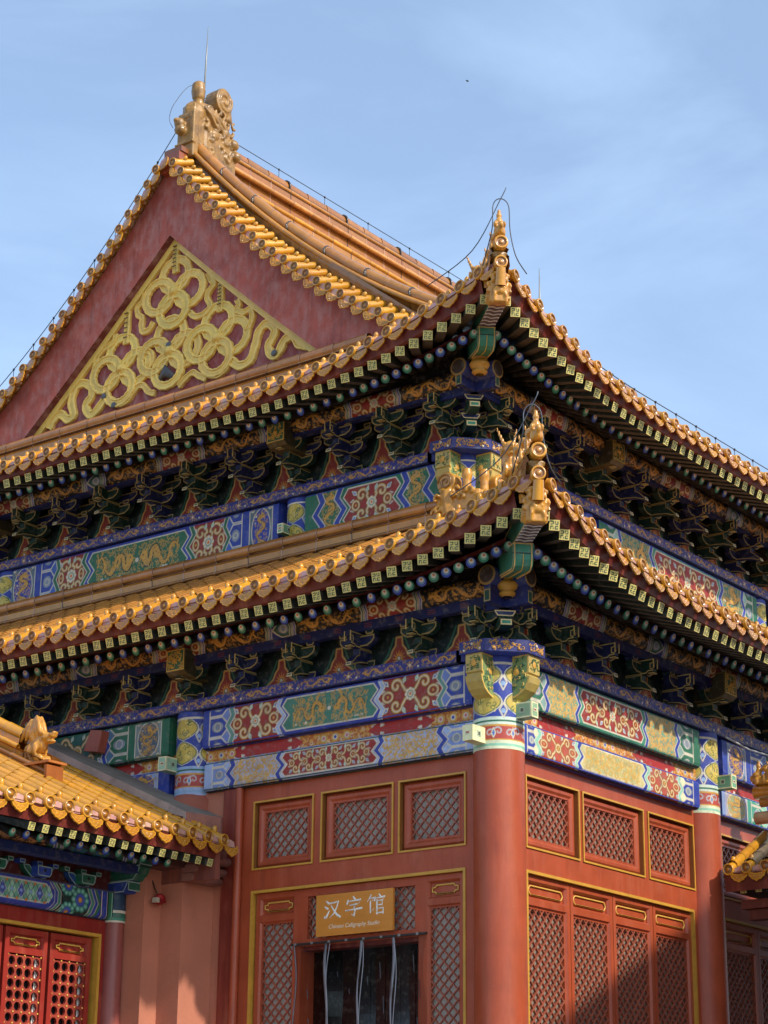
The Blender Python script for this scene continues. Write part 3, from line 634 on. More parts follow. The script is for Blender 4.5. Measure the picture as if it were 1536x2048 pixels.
zs = off([Z(4.38, 'edge', BL), Z(4.5, 'box', hx('#7a8aa8'), c2=hx('#33408f')), Z(4.95, 'bar', WH, c2=BL), Z(5.1, 'hex', hx('#6f86c4'), c2=BL), Z(5.5, 'scroll', RD, amp=.05, band=GR), Z(6.4, 'drag', GR, amp=.05, band=BL)], 4.38, 8.0)
put_beam(FR, 4.38, 6.60, .20, .46, zs)
zs = off([Z(4.38, 'edge', LB), Z(4.46, 'box', hx('#a9a7bd'), c2=hx('#9aa37a')), Z(5.0, 'bar', WH, c2=hx('#3f9a80')), Z(5.12, 'hex', PG, c2=hx('#3f9a80')), Z(5.5, 'drag', PG, amp=.05, band=BL), Z(6.4, 'drag', GR, amp=.05, band=BL)], 4.38, 8.0)
put_beam(FR, 4.38, 6.12, .17, .34, zs)
# upper storey (coordinates from the upper corner pillar)
zs = off([Z(-2.22, 'edge', GR), Z(-2.02, 'drag', hx('#2a6b4e'), amp=.07, band=BL, wd=.09, ln=1), Z(-1.66, 'panel', hx('#256e50'), c2=RD, amp=-.07, band=BL, wd=.09, fill='scroll', bw=.1), Z(-.75, 'drag', hx('#2a6b4e'), amp=.07, band=BL, wd=.09), Z(-.38, 'edge', GR, amp=.07, band=BL, wd=.09)], -2.22, -.18)
put_beam(UL, -2.22, 9.30, .20, .605, zs)
zs = off([Z(-7.35, 'box', hx('#5b6f7c'), c2=BL), Z(-6.92, 'bar', WH, c2=BL), Z(-6.78, 'hex', hx('#3e5fb0'), c2=BL), Z(-6.5, 'scroll', RD, amp=.05, band=GR, wd=.07, ctr=True), Z(-5.93, 'panel', BL, c2=hx('#2a6848'), amp=-.07, band=GR, wd=.07, bw=.10), Z(-4.10, 'scroll', RD, amp=.07, band=GR, wd=.07, ctr=True),
          Z(-3.47, 'hex', hx('#3e5fb0'), c2=BL, amp=-.05, band=GR, wd=.06, d=-1), Z(-3.24, 'bar', WH, c2=BL), Z(-3.10, 'box', hx('#5b6f7c'), c2=BL), Z(-2.74, 'edge', BL, ln=1)], -7.35, -2.64)
put_beam(UL, -7.35, 9.30, .20, .605, zs)
zs = off([Z(-9.6, 'drag', GR), Z(-8.2, 'edge', BL, ln=1)], -9.6, -7.75)
put_beam(UL, -9.6, 9.30, .20, .605, zs, res=.012)
zs = off([Z(.18, 'edge', GR), Z(.38, 'drag', hx('#2a6b4e'), amp=.07, band=BL, wd=.09), Z(.76, 'panel', hx('#256e50'), c2=RD, amp=-.07, band=BL, wd=.09, fill='scroll', bw=.1), Z(1.66, 'drag', hx('#2a6b4e'), amp=.07, band=BL, wd=.09), Z(2.05, 'edge', GR, amp=.07, band=BL, wd=.09)], .18, 2.2)
put_beam(UR, .18, 9.30, .20, .605, zs)
zs = off([Z(2.6, 'edge', GR), Z(2.75, 'hex', hx('#9ac0b0'), c2=GR), Z(3.05, 'drag', hx('#3f7a66'), amp=.06, band=BL, wd=.08), Z(3.9, 'panel', hx('#3f8a6e'), c2=RD, amp=-.06, band=BL, wd=.08, fill='scroll', bw=.1), Z(5.7, 'drag', hx('#3f7a66'), amp=.06, band=BL, wd=.08), Z(6.35, 'hex', hx('#9ac0b0'), c2=GR, amp=-.05, band=BL, wd=.08, d=-1), Z(6.62, 'edge', GR, ln=1)], 2.6, 6.75)
put_beam(UR, 2.6, 9.30, .20, .605, zs, res=.009)
# plates, bracket boards, purlins
def plate(fr, k, smax):
    e = EV[k]; H, z0 = e['plh'], e['zpl']; cv = Canvas(smax - .3, H, .006, hx('#2d3180')); s = .0; j = 0
    while s < smax - .6:
        cv.fil(s, s + e['sp'], 0, H, hx('#a07a40'), 1.6, .022, .010); cv.dragon(s + .04, s + .50, .012, H - .012, hx('#c8954a'), flip=(j % 2 == 0), fill=False); cx = s + .66
        for a in range(6): cv.line([(cx, H / 2), (cx + .05 * math.cos(a * 1.047 + .5), H / 2 + .045 * math.sin(a * 1.047 + .5))], .016, hx('#c8954a'), .006)
        cv.disc(cx, H / 2, .014, WH); cv.disc(s + .55, H * .3, .012, WH); s += e['sp']; j += 1
    cv.rect(0, cv.W, 0, .010, DK)
    o = painted('plate_beam', HALL, cv, lambda x, y: arrS(fr, .3 + x, .24 + 0 * x, z0 + y))
    b = MB(); b.T = fr.S; b.box((.3, -.1, z0 + .002), (smax, .237, z0 + H), hx('#2a2f72')); b.build('beam_core', o, MP)
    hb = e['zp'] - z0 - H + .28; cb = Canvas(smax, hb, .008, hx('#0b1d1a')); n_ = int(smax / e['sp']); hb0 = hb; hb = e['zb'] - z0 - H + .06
    for q in range(n_):
        c = (q + .5) * e['sp']; w_ = e['sp'] * .29
        sh = [(c - w_, 0), (c - w_ * .92, hb * .14), (c - w_ * .5, hb * .34), (c - w_ * .38, hb * .55), (c - w_ * .2, hb * .7), (c - w_ * .16, hb * .98), (c + w_ * .16, hb * .98), (c + w_ * .2, hb * .7), (c + w_ * .38, hb * .55), (c + w_ * .5, hb * .34), (c + w_ * .92, hb * .14), (c + w_, 0)]
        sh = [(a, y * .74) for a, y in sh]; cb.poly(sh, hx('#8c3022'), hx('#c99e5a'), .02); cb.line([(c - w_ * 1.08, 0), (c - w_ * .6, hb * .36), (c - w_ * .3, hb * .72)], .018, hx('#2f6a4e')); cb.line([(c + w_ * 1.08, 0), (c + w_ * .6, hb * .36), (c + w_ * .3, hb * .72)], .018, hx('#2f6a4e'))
        y0 = hb * .10
        for a in np.linspace(-.2, 3.34, 9): cb.line([(c, y0 + .03), (c + .085 * math.cos(a), y0 + .03 + .10 * math.sin(a))], .03, hx('#d48a34'), .006)
        for dx, dy in ((-.026, 0), (.026, 0), (0, .045)): cb.disc(c + dx, y0 + dy, .026, DK); cb.disc(c + dx, y0 + dy, .019, WH)
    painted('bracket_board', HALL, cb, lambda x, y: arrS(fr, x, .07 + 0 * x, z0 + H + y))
    # outer tie beam and painted purlin above the brackets
    b = MB(); b.T = fr.S; pu = e['pur']; b.box((-pu + .02, pu - .05, e['zb']), (smax, pu + .05, e['zbt']), hx('#172056'))
    s = .2
    while s < smax:
        for dz in (.03, .05, .07): b.quad((s - .05, pu + .0515, e['zb'] + dz), (s + .05, pu + .0515, e['zb'] + dz), (s + .05, pu + .0515, e['zb'] + dz + .006), (s - .05, pu + .0515, e['zb'] + dz + .006), hx('#8c3d34'))
        s += .42
    b.build('tie_beam', HALL, MP)
    r = .12; cp = Canvas(smax + pu, math.pi * r * 1.1, .008, hx('#16181c')); Hh = cp.H; s = 0; j = 0
    kinds = ['gold', 'red', 'gold', 'hex', 'gold', 'red', 'gold', 'hex']
    while s < cp.W:
        kd = kinds[j % 8]; ln = {'gold': 1.0, 'red': .72, 'hex': .34}[kd]
        if kd == 'red': cp.rect(s, s + ln, 0, Hh, hx('#8f2a20')); cp.scroll(s + .05, min(s + ln - .05, cp.W), Hh * .1, Hh * .9, RD, j % 4 == 1)
        elif kd == 'hex': cp.rect(s, s + ln, 0, Hh, hx('#23327a')); cp.hexs(s + .04, s + ln - .04, hx('#2a5a4e'))
        else: cp.fil(s + .04, s + ln - .04, 0, Hh, hx('#b9842e'), 1.1, .024, .012); cp.dragon(s + .08, s + ln - .08, Hh * .2, Hh * .8, hx('#cf9440'), fill=False)
        for d, c in ((0, hx('#2a3fae')), (.05, hx('#1f5a48'))): cp.band(s + d, .03, .03, c, hx('#c9c1a6'))
        s += ln; j += 1
    painted('purlin', HALL, cp, lambda x, y: arrS(fr, x - pu, pu + r * np.cos(y / r - 2.0), e['zp'] + r * np.sin(y / r - 2.0)))
for idx, (fr, k) in enumerate(FRAMES): plate(fr, k, SMAX[idx] - .5)

# ------------------------------------------------------------------ pillars
def pillar(x, y, z0, zp0, zp1, r, par=HALL, pal=0, head=True, mt=ML):
    b = MB(); b.lathe((x, y, 0), (0, 0, 1), [(r * 1.03, z0), (r * 1.0, (z0 + zp0) / 2), (r * .985, zp0)], 36, LAC); b.lathe((x, y, 0), (0, 0, 1), [(r * .97, zp0 - .01), (r * .96, zp1)], 20, DK)
    o = b.build('pillar', par, mt)
    if not head: return o
    rr = r * .99; cv = Canvas(2 * math.pi * rr, zp1 - zp0, .0065, BL); W, H = cv.W, cv.H
    lo = hx('#d8dfbb') if pal == 0 else PB
    cv.rect(0, W, 0, .085, lo); cv.rect(0, W, .03, .055, PG if pal == 0 else hx('#8fb4d0')); cv.rect(0, W, .085, .10, GD); cv.rect(0, W, .10, .235, hx('#b0443a'))
    for i in range(8):
        c = (i + .5) * W / 8
        cv.curl(c - .04, .16, .05, 0, .9, .016, WH, 1, LB); cv.curl(c + .05, .18, .045, 2.5, .9, .016, WH, -1, LB); cv.poly([(c, .105), (c - .03, .16), (c, .225), (c + .03, .16)], WH); cv.poly([(c, .125), (c - .014, .16), (c, .2), (c + .014, .16)], hx('#4f78c8'))
    cv.rect(0, W, .235, .25, GD); cv.rect(0, W, .25, .33, hx('#cfe0cf') if pal == 0 else hx('#9db8de')); cv.rect(0, W, .28, .30, GR)
    hz = (H - .33 - .06) / 2
    for i in range(5):
        c = i * W / 4
        for q in range(2):
            y0 = .34 + q * hz; hw = W / 8 * .94
            og = [(c + sg * hw * 1.03 * math.sin(math.pi * q_) ** .75, y0 + hz * (.0 + 1.0 * q_)) for sg, qs_ in ((1, np.linspace(0, 1, 11)), (-1, np.linspace(1, 0, 11)[1:-1])) for q_ in qs_]
            og2 = [(c + (x_ - c) * .9, y0 + hz * .5 + (y_ - y0 - hz * .5) * .9) for x_, y_ in og]
            cv.poly(og, WH); cv.poly(og2, hx('#c4ab4a')); cv.line(og2 + [og2[0]], .01, hx('#2a5a3a'))
            for _ in range(16):
                a, bq = c + nrs.uniform(-.6, .6) * hw, y0 + nrs.uniform(.2, .8) * hz
                cv.curl(a, bq, .03, nrs.uniform(0, 6), .8, .010, hx('#2c5e3c') if _ % 2 else hx('#e6cf6a'))
            cc = c + W / 8; cv.line([(cc, y0 - .02), (cc - .04, y0 + .06), (cc, y0 + .13), (cc + .04, y0 + .06), (cc, y0 - .02)], .014, WH); cv.disc(cc, y0 + .05, .025, hx('#8fb0d8'))
    cv.rect(0, W, H - .06, H, BL); cv.rect(0, W, H - .085, H - .06, WH)
    painted('painted_head', o, cv, lambda X, Y: np.c_[x + rr * np.cos(X / rr), y + rr * np.sin(X / rr), zp0 + Y])
    return o
PZ = 1.0
pillar(0, 0, PZ, 6.10, 7.06, .265)
pillar(-4.15, 0, PZ, 6.10, 7.06, .25, pal=1); pillar(0, 4.12, PZ, 6.10, 7.06, .25)
pillar(-S2X, S2, 8.6, 8.95, 9.905, .25); pillar(-S2X - 2.40, S2, 8.6, 8.95, 9.905, .21); pillar(-S2X - 7.52, S2, 8.6, 8.95, 9.905, .21); pillar(-S2X, S2 + 2.4, 8.6, 8.95, 9.905, .21); pillar(-S2X, S2 + 6.95, 8.6, 8.95, 9.905, .21)
# carved beam ends crossing at the corner, and the gilt beam heads above the inner pillars
def gild(b, O, A, Bz, Nn, w_, h_, m_=.0):
    b.extr([(0, 0), (w_, 0), (w_, h_), (0, h_)], O, A, Bz, Nn, .003, hx('#3e6a4c'), hx('#d3a84c'), .016)
    O = Vector(O) + Vector(Nn) * .003; A, Bz = Vector(A), Vector(Bz)
    for _ in range(int(w_ * h_ / .0016)):
        cx, cy, a0 = rnd.uniform(.03, w_ - .03), rnd.uniform(.03, h_ - .03), rnd.uniform(0, 6)
        pts = [O + A * (cx + (.026 - .004 * i) * math.cos(a0 + i * .9)) + Bz * (cy + (.026 - .004 * i) * math.sin(a0 + i * .9)) for i in range(6)]
        pts = [p for p in pts if 0.008 < (p - O).dot(A) < w_ - .008 and .008 < (p - O).dot(Bz) < h_ - .008]
        if len(pts) > 1: b.tube(pts, .007, 4, hx('#d0a548'), False, up=Nn)
    c = O + A * w_ / 2 + Bz * h_ / 2; b.ball(c, (.03, .03, .03), GD, n=6, k=4)
def corner_block(fr, zt, zb, w0=-.10, w1=.10, d=.44):
    b = MB(); b.T = fr.S
    pr = [(.1, zt), (d, zt), (d, zt - .19), (d - .02, zt - .2), (d - .02, zt - .222), (d + .01, zt - .23), (d - .005, zt - .29), (d - .05, zt - .36), (d - .12, zt - .41), (d - .2, zt - .44), (.1, zb)]
    g = hx('#7d9258')
    b.extr(pr, (w0, 0, 0), (0, 1, 0), (0, 0, 1), (1, 0, 0), w1 - w0, g, hx('#d8b25a'), .018, hx('#b9a055'), back=True)
    for wx, sg in ((w0 - .002, -1), (w1 + .002, 1)):
        for _ in range(70):
            y_, z_, a0 = rnd.uniform(.12, d - .05), rnd.uniform(zt - .36, zt - .03), rnd.uniform(0, 6)
            b.tube([(wx, y_ + (.022 - .004 * i) * math.cos(a0 + i), z_ + (.022 - .004 * i) * math.sin(a0 + i)) for i in range(5)], .006, 4, rnd.choice([hx('#3f6a48'), hx('#d9b85c'), hx('#3f6a48')]), False, up=(1, 0, 0))
        b.ball((wx, d * .66, zt - .17), (.01, .04, .04), GD)
    for _ in range(22):
        x_, z_, a0 = rnd.uniform(w0 + .02, w1 - .02), rnd.uniform(zt - .17, zt - .03), rnd.uniform(0, 6)
        b.tube([(x_ + (.02 - .004 * i) * math.cos(a0 + i), d + .002, z_ + (.02 - .004 * i) * math.sin(a0 + i)) for i in range(5)], .005, 4, hx('#46683f'), False, up=(0, 1, 0))
    b.ball(((w0 + w1) / 2, d + .002, zt - .1), (.035, .01, .04), GD)
    b.build('carved_beam_end', HALL, MP)
for a, b_, k in ((FL, FR, 0), (UL, UR, 1)):
    for fr in (a, b_): corner_block(fr, EV[k]['zpl'], EV[k]['zpl'] - .46)
    e = EV[k]; bx = MB(); bx.T = a.T; z0, z1 = e['zpl'] + .002, e['zpl'] + e['plh'] - .002
    sh = [(-.36, .24), (-.16, .24), (-.16, .47), (.16, .47), (.47, .16), (.47, -.16), (.24, -.16), (.24, -.4), (-.36, -.4)]
    bx.extr(sh, (0, 0, z0), (1, 0, 0), (0, 1, 0), (0, 0, 1), z1 - z0, hx('#2b3fae'), None, side=hx('#2b2f70'), back=True)
    d2 = .7071
    for Oq, Aq, Nq, wq in (((-.16, .472, z0), (1, 0, 0), (0, 1, 0), .32), ((.16 + .002, .47 + .002, z0), (d2, -d2, 0), (d2, d2, 0), .438), ((.472, -.16, z0), (0, 1, 0), (1, 0, 0), .32)):
        O_ = Vector(Oq); A_ = Vector(Aq); N_ = Vector(Nq)
        for q in range(int(wq / .012)):
            c0 = O_ + A_ * rnd.uniform(.03, wq - .03) + Vector((0, 0, rnd.uniform(.025, .105))); a0 = rnd.uniform(0, 6)
            bx.tube([c0 + A_ * (.02 - .003 * i) * math.cos(a0 + i * .9) + Vector((0, 0, (.02 - .003 * i) * math.sin(a0 + i * .9))) for i in range(5)], .0055, 4, hx('#c8954a'), False, up=N_)
        for q in (.2, .5, .8): bx.ball(O_ + A_ * wq * q + Vector((0, 0, .03 + .06 * (q == .5))), (.016, .016, .016), rnd.choice([WH, hx('#c8954a')]), n=6, k=4)
    bx.build('plate_corner', HALL, MP)
def beam_head(fr, k, s, wd=.27):
    e = EV[k]; b = MB(); b.T = fr.S; zt = e['zbt'] + .05; d = e['pur'] + .22; hgt = .30
    z0 = zt - hgt
    b.extr([(0, zt), (d, zt), (d, z0 + .04), (d - .05, z0), (d - .16, z0 - .02), (0, z0 - .02)], (s - wd / 2, 0, 0), (0, 1, 0), (0, 0, 1), (1, 0, 0), wd, hx('#3f3722'), hx('#6d5a2c'), .016, hx('#5a4a26'), back=True)
    gild(b, (s - wd / 2, d, z0 + .045), (1, 0, 0), (0, 0, 1), (0, 1, 0), wd, hgt - .05)
    b.build('gilt_beam_head', HALL, MP)
beam_head(FL, 0, 4.1); beam_head(FR, 0, 4.12); beam_head(UL, 1, 2.304); beam_head(UL, 1, 7.5); beam_head(UR, 1, 2.304); beam_head(UR, 1, 6.95)
def tie_end(fr, u, z, n0=.2, n1=.42, w_=.12, h_=.16, c=PG):
    b = MB(); b.T = fr.T; b.box((u - w_ / 2, n0 - .15, z), (u + w_ / 2, n1, z + h_), c)
    e = hx('#e8dfae')
    b.extr([(0, 0), (w_, 0), (w_, h_), (0, h_)], (u - w_ / 2, n1, z), (1, 0, 0), (0, 0, 1), (0, 1, 0), .003, c, e, .014)
    for sx in (-1, 1): b.extr([(0, 0), (n1 - n0 + .1, 0), (n1 - n0 + .1, h_), (0, h_)], (u + sx * w_ / 2, n0 - .1, z), (0, 1, 0), (0, 0, 1), (sx, 0, 0), .003, c, e, .014)
    b.extr([(-.03, -.02), (.03, -.02), (.03, .02), (-.03, .02)], (u, n1 + .003, z + h_ / 2), (1, 0, 0), (0, 0, 1), (0, 1, 0), .003, hx('#a05a50'), hx('#cfd6b0'), .01)
    for sx in (-1, 1): b.extr([(-.03, -.03), (.03, -.03), (.03, .03), (-.03, .03)], (u + sx * (w_ / 2 + .003), n1 - .11, z + h_ / 2), (0, 1, 0), (0, 0, 1), (sx, 0, 0), .003, hx('#5c5a52'), hx('#a9c0a0'), .012)
    b.build('tie_beam_end', HALL, MP)
tie_end(FL, -.05, 6.16, n1=.48, c=hx('#dfe3b4')); tie_end(FR, .0, 6.42, n1=.44, c=hx('#8fae88')); tie_end(FL, -4.32, 6.38, .2, .40, c=hx('#9ec4a4')); tie_end(FR, 4.22, 6.40, .2, .42, c=hx('#6fa884')); tie_end(UL, -2.50, 9.44, .1, .33, w_=.085, h_=.12, c=hx('#6f9c7c'))

# ------------------------------------------------------------------ walls, doors and windows of the ground floor
def bar(b, p, q, n, w_, t, c):
    d = Vector((q[0] - p[0], q[1] - p[1])); l = d.length
    if l < .02: return
    d /= l; m_ = Vector((-d.y, d.x)) * w_ / 2; z = lambda a: (a.x, n, a.y)
    P_, Q_ = Vector(p), Vector(q)
    a = [P_ - m_, Q_ - m_, Q_ + m_, P_ + m_]; f = [b.P((x.x, n + t, x.y)) for x in a]; k = [b.P((x.x, n, x.y)) for x in a]
    b.F(f, c); b.F([f[0], k[0], k[1], f[1]], c); b.F([f[2], k[2], k[3], f[3]], c)
def lattice(b, u0, u1, z0, z1, n, pitch=.112, w_=.0125, t=.026, c=hx('#97523d')):
    W, H = u1 - u0, z1 - z0; h = pitch * .5
    k = -H
    k0 = -math.ceil(H / pitch) * pitch + (W / 2) % pitch - pitch
    x = k0
    while x < W + H:
        for sg in (1, -1):
            pts = []
            # line z = sg*(u - x) (sg=1) or z = H - (u - x)
            a = max(0, x); e_ = min(W, x + H)
            if e_ - a > .02:
                if sg > 0: p, q = (u0 + a, z0 + a - x), (u0 + e_, z0 + e_ - x)
                else: p, q = (u0 + a, z1 - (a - x)), (u0 + e_, z1 - (e_ - x))
                bar(b, p, q, n + (.004 if sg > 0 else 0), w_, t, c)
        x += pitch
def ringprof(b, u0, u1, z0, z1, prof, c):
    for i in range(len(prof) - 1):
        (a, na), (e_, ne) = prof[i], prof[i + 1]
        A = [(u0 + a, na, z0 + a), (u1 - a, na, z0 + a), (u1 - a, na, z1 - a), (u0 + a, na, z1 - a)]; B = [(u0 + e_, ne, z0 + e_), (u1 - e_, ne, z0 + e_), (u1 - e_, ne, z1 - e_), (u0 + e_, ne, z1 - e_)]
        for j in range(4): k = (j + 1) % 4; b.quad(A[j], A[k], B[k], B[j], c)
def gold_frame(b, u0, u1, z0, z1, n=.062, w_=.021, bottom=True):
    ringprof(b, u0, u1, z0, z1, [(-.010, n), (-.010, n + .012), (w_ - .012, n + .012), (w_ - .012, n)], GOLDT); ringprof(b, u0, u1, z0, z1, [(w_ - .012, n), (w_ - .012, n - .07)], hx('#8a5a2c'))
def pane(fr, par, u0, u1, z0, z1, n, c=None):
    c = c or (hx('#cbc4b6') if fr is FL else hx('#857d70'))  # light evened out in the paper's colour: paler on shaded side, greyer on sunlit
    b = MB(); b.T = fr.T; b.quad((u0, n, z0), (u1, n, z0), (u1, n, z1), (u0, n, z1), c); b.build('paper_pane', par, MPA)
def transom(fr, u0, u1, z0, z1):
    b = MB(); b.T = fr.T; ringprof(b, u0 + .014, u1 - .014, z0 + .014, z1 - .014, [(0, -.01), (0, .005), (.03, .03), (.06, .03), (.085, .012), (.105, .012), (.112, -.03)], LAC)
    o = b.build('transom_window', HALL, ML)
    b = MB(); b.T = fr.T; gold_frame(b, u0, u1, z0, z1); b.build('gilt_trim', o, MGO)
    b = MB(); b.T = fr.T; lattice(b, u0 + .12, u1 - .12, z0 + .12, z1 - .12, -.025); b.build('lattice', o, ML)
    pane(fr, o, u0 + .1, u1 - .1, z0 + .1, z1 - .1, -.055)
def plaque(b, u0, u1, z0, z1, n, oct_=True):
    h = (z1 - z0) / 2; cz = (z0 + z1) / 2
    pts = [(u0 + h * .9, n, z0), (u1 - h * .9, n, z0), (u1 - h * .35, n, z0 + h * .35), (u1, n, cz), (u1 - h * .35, n, z1 - h * .35), (u1 - h * .9, n, z1), (u0 + h * .9, n, z1), (u0 + h * .35, n, z1 - h * .35), (u0, n, cz), (u0 + h * .35, n, z0 + h * .35)]
    if not oct_: pts = [(u0 + .05, n, z0), (u1 - .05, n, z0), (u1 - .04, n, z0 + .02), (u1, n, z0 + .025), (u1, n, z1 - .025), (u1 - .04, n, z1 - .02), (u1 - .05, n, z1), (u0 + .05, n, z1), (u0 + .04, n, z1 - .02), (u0, n, z1 - .025), (u0, n, z0 + .025), (u0 + .04, n, z0 + .02)]
    b.tube(pts + [pts[0], pts[1]], .0085, 6, hx('#d9ad4e'), False, up=(0, 1, 0))
def door_leaf(fr, u0, u1, z1, oct_=True, par=None, c=LAC, zlow=2.2):
    b = MB(); b.T = fr.T; s = .055; ins = .0
    b.box((u0, -.035, PZ + .05), (u0 + s, .03, z1), c); b.box((u1 - s, -.035, PZ + .05), (u1, .03, z1), c)
    for za, zb in ((z1 - .055, z1), (z1 - .30, z1 - .235), (zlow, zlow + .08), (PZ + .05, PZ + .15)): b.box((u0 + s, -.035, za), (u1 - s, .028, zb), c)
    ringprof(b, u0 + s, u1 - s, z1 - .235, z1 - .055, [(0, .028), (.018, .0), (.02, -.012)], c)
    b.quad((u0 + s + .02, -.012, z1 - .215), (u1 - s - .02, -.012, z1 - .215), (u1 - s - .02, -.012, z1 - .075), (u0 + s + .02, -.012, z1 - .075), c)
    ringprof(b, u0 + s, u1 - s, zlow + .08, z1 - .30, [(0, .028), (.016, .005), (.03, .005), (.032, -.03)], c)
    b.box((u0 + s, -.03, PZ + .15), (u1 - s, .0, zlow), c)
    o = b.build('door_leaf', par or HALL, ML)
    b = MB(); b.T = fr.T; plaque(b, u0 + s + .045, u1 - s - .045, z1 - .19, z1 - .10, .0, oct_); b.build('gilt_plaque', o, MGO)
    b = MB(); b.T = fr.T; lattice(b, u0 + s + .03, u1 - s - .03, zlow + .1, z1 - .33, -.022); b.build('lattice', o, ML)
    pane(fr, o, u0 + s + .01, u1 - s - .01, zlow + .08, z1 - .31, -.05)
    return o
def wall_frame(fr, u0, u1, wins, d0, d1):
    b = MB(); b.T = fr.T; n0, n1 = -.08, .06; zt = 6.13
    b.box((u0, n0, 5.945), (u1, n1, zt), LAC); b.box((u0, n0, 4.965), (u1, n1, 5.21), LAC)
    us = sorted([u0] + [x for w_ in wins for x in w_] + [u1])
    for i in range(0, len(us), 2):
        if us[i + 1] - us[i] > .01: b.box((us[i], n0, 5.2102), (us[i + 1], n1 - .002, 5.9448), LAC)
    b.box((u0, n0, PZ), (d0, n1, 4.9648), LAC); b.box((d1, n0, PZ), (u1, n1, 4.9648), LAC)
    o = b.build('door_surround', HALL, ML)
    g = MB(); g.T = fr.T
    for (a, c, e_, f) in ((d0 - .012, d0 + .018, PZ, 4.977), (d1 - .018, d1 + .012, PZ, 4.977), (d0 + .018, d1 - .018, 4.947, 4.977)): g.box((a, n1 - .12, e_), (c, n1 + .012, f), GOLDT)
    g.build('gilt_trim', o, MGO)
    return o
wl = [(-3.21, -2.375), (-2.255, -1.30), (-1.215, -.375)]; wr = [(.385, 1.39), (1.47, 2.72), (2.83, 3.84)]
wall_frame(FL, -3.40, -.2, wl, -3.21, -.385); wall_frame(FR, .2, 4.0, wr, .38, 3.79)
for a, c in wl: transom(FL, a, c, 5.21, 5.945)
for a, c in wr: transom(FR, a, c, 5.21, 5.945)
b = MB(); b.T = FL.T; b.box((-3.62, -.1, PZ), (-3.402, .12, 6.15), LACD); b.lathe((-3.40, .10, 0), (0, 0, 1), [(.045, PZ), (.045, 6.12)], 10, LAC); b.build('door_post', HALL, ML)
for i in range(4): door_leaf(FR, .40 + i * .845, .40 + i * .845 + .835, 4.94)
door_leaf(FL, -3.17, -2.585, 4.94, False); door_leaf(FL, -.93, -.41, 4.94, False)
# door head with lattice, the open doorway and a room behind with its darkness put into the colour
b = MB(); b.T = FL.T
b.box((-2.585, -.05, 4.86), (-.93, .03, 4.94), LAC); b.box((-2.585, -.05, 4.34), (-.93, .03, 4.415), LAC); b.box((-2.585, -.05, 4.415), (-2.45, .028, 4.86), LAC); b.box((-1.03, -.05, 4.415), (-.93, .028, 4.86), LAC)
b.box((-2.585, -.20, PZ), (-2.535, .028, 4.34), LAC); b.box((-.985, -.20, PZ), (-.93, .028, 4.34), LAC); b.box((-2.535, -.19, 4.30), (-.985, -.02, 4.34), LACD)
o = b.build('door_head', HALL, ML)
b = MB(); b.T = FL.T; lattice(b, -2.45, -1.03, 4.415, 4.86, -.022); b.build('lattice', o, ML)
pane(FL, o, -2.46, -1.02, 4.41, 4.87, -.055)
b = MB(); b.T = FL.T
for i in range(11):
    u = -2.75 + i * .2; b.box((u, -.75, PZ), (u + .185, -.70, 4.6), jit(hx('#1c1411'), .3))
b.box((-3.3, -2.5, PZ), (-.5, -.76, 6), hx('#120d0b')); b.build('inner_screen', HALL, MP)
# second bay of the long side, half hidden by the gate roof
wall_frame(FR, 4.28, 8.2, [(4.5, 5.5), (5.62, 6.8), (6.92, 8.0)], 4.5, 8.0)
for a, c in ((4.5, 5.5), (5.62, 6.8)): transom(FR, a, c, 5.21, 5.945)
for i in range(3): door_leaf(FR, 4.52 + i * .86, 4.52 + i * .86 + .85, 4.94)
# plastered wall of the gable side beyond the door, platform
b = MB(); b.T = FL.T; b.box((-12.4, -.3, 0), (-3.625, .085, 6.125), hx('#b9745a')); b.lathe((-4.15, .06, 0), (0, 0, 1), [(.27, 5.0), (.27, 6.05), (.2, 6.11)], 18, hx('#a8604c')); b.build('plaster_wall', HALL, MPL)
b = MB(); b.box((-13, -1.6, 0), (1.6, 14, PZ), hx('#9a958a')); b.build('stone_platform', HALL, MST)
b = MB(); b.box((-13, .95, 1.2), (-.9, 14, 8.9), hx('#1a1512')); b.box((-12.6, S2 + .3, 8.5), (-S2 - .3, 14, 10.6), hx('#1a1512')); b.build('inner_walls', HALL, MP)  # near-black blocks: the unlit interior's darkness is put into their colour
b = MB(); b.T = FR.T; b.tube([(4.3, .3, 7.04), (4.8, .33, 6.98), (5.4, .33, 7.0), (6.4, .3, 7.08)], .012, 6, hx('#b5b7ba')); b.build('cable', HALL, MM)
b = MB(); b.T = FL.T; b.extr([(-5.68, 6.79), (-5.44, 6.75), (-5.39, 7.0), (-5.58, 7.03)], (0, .2, 0), (1, 0, 0), (0, 0, 1), (0, 1, 0), .12, hx('#a2503c'), None); b.build('beam_stub', HALL, ML)

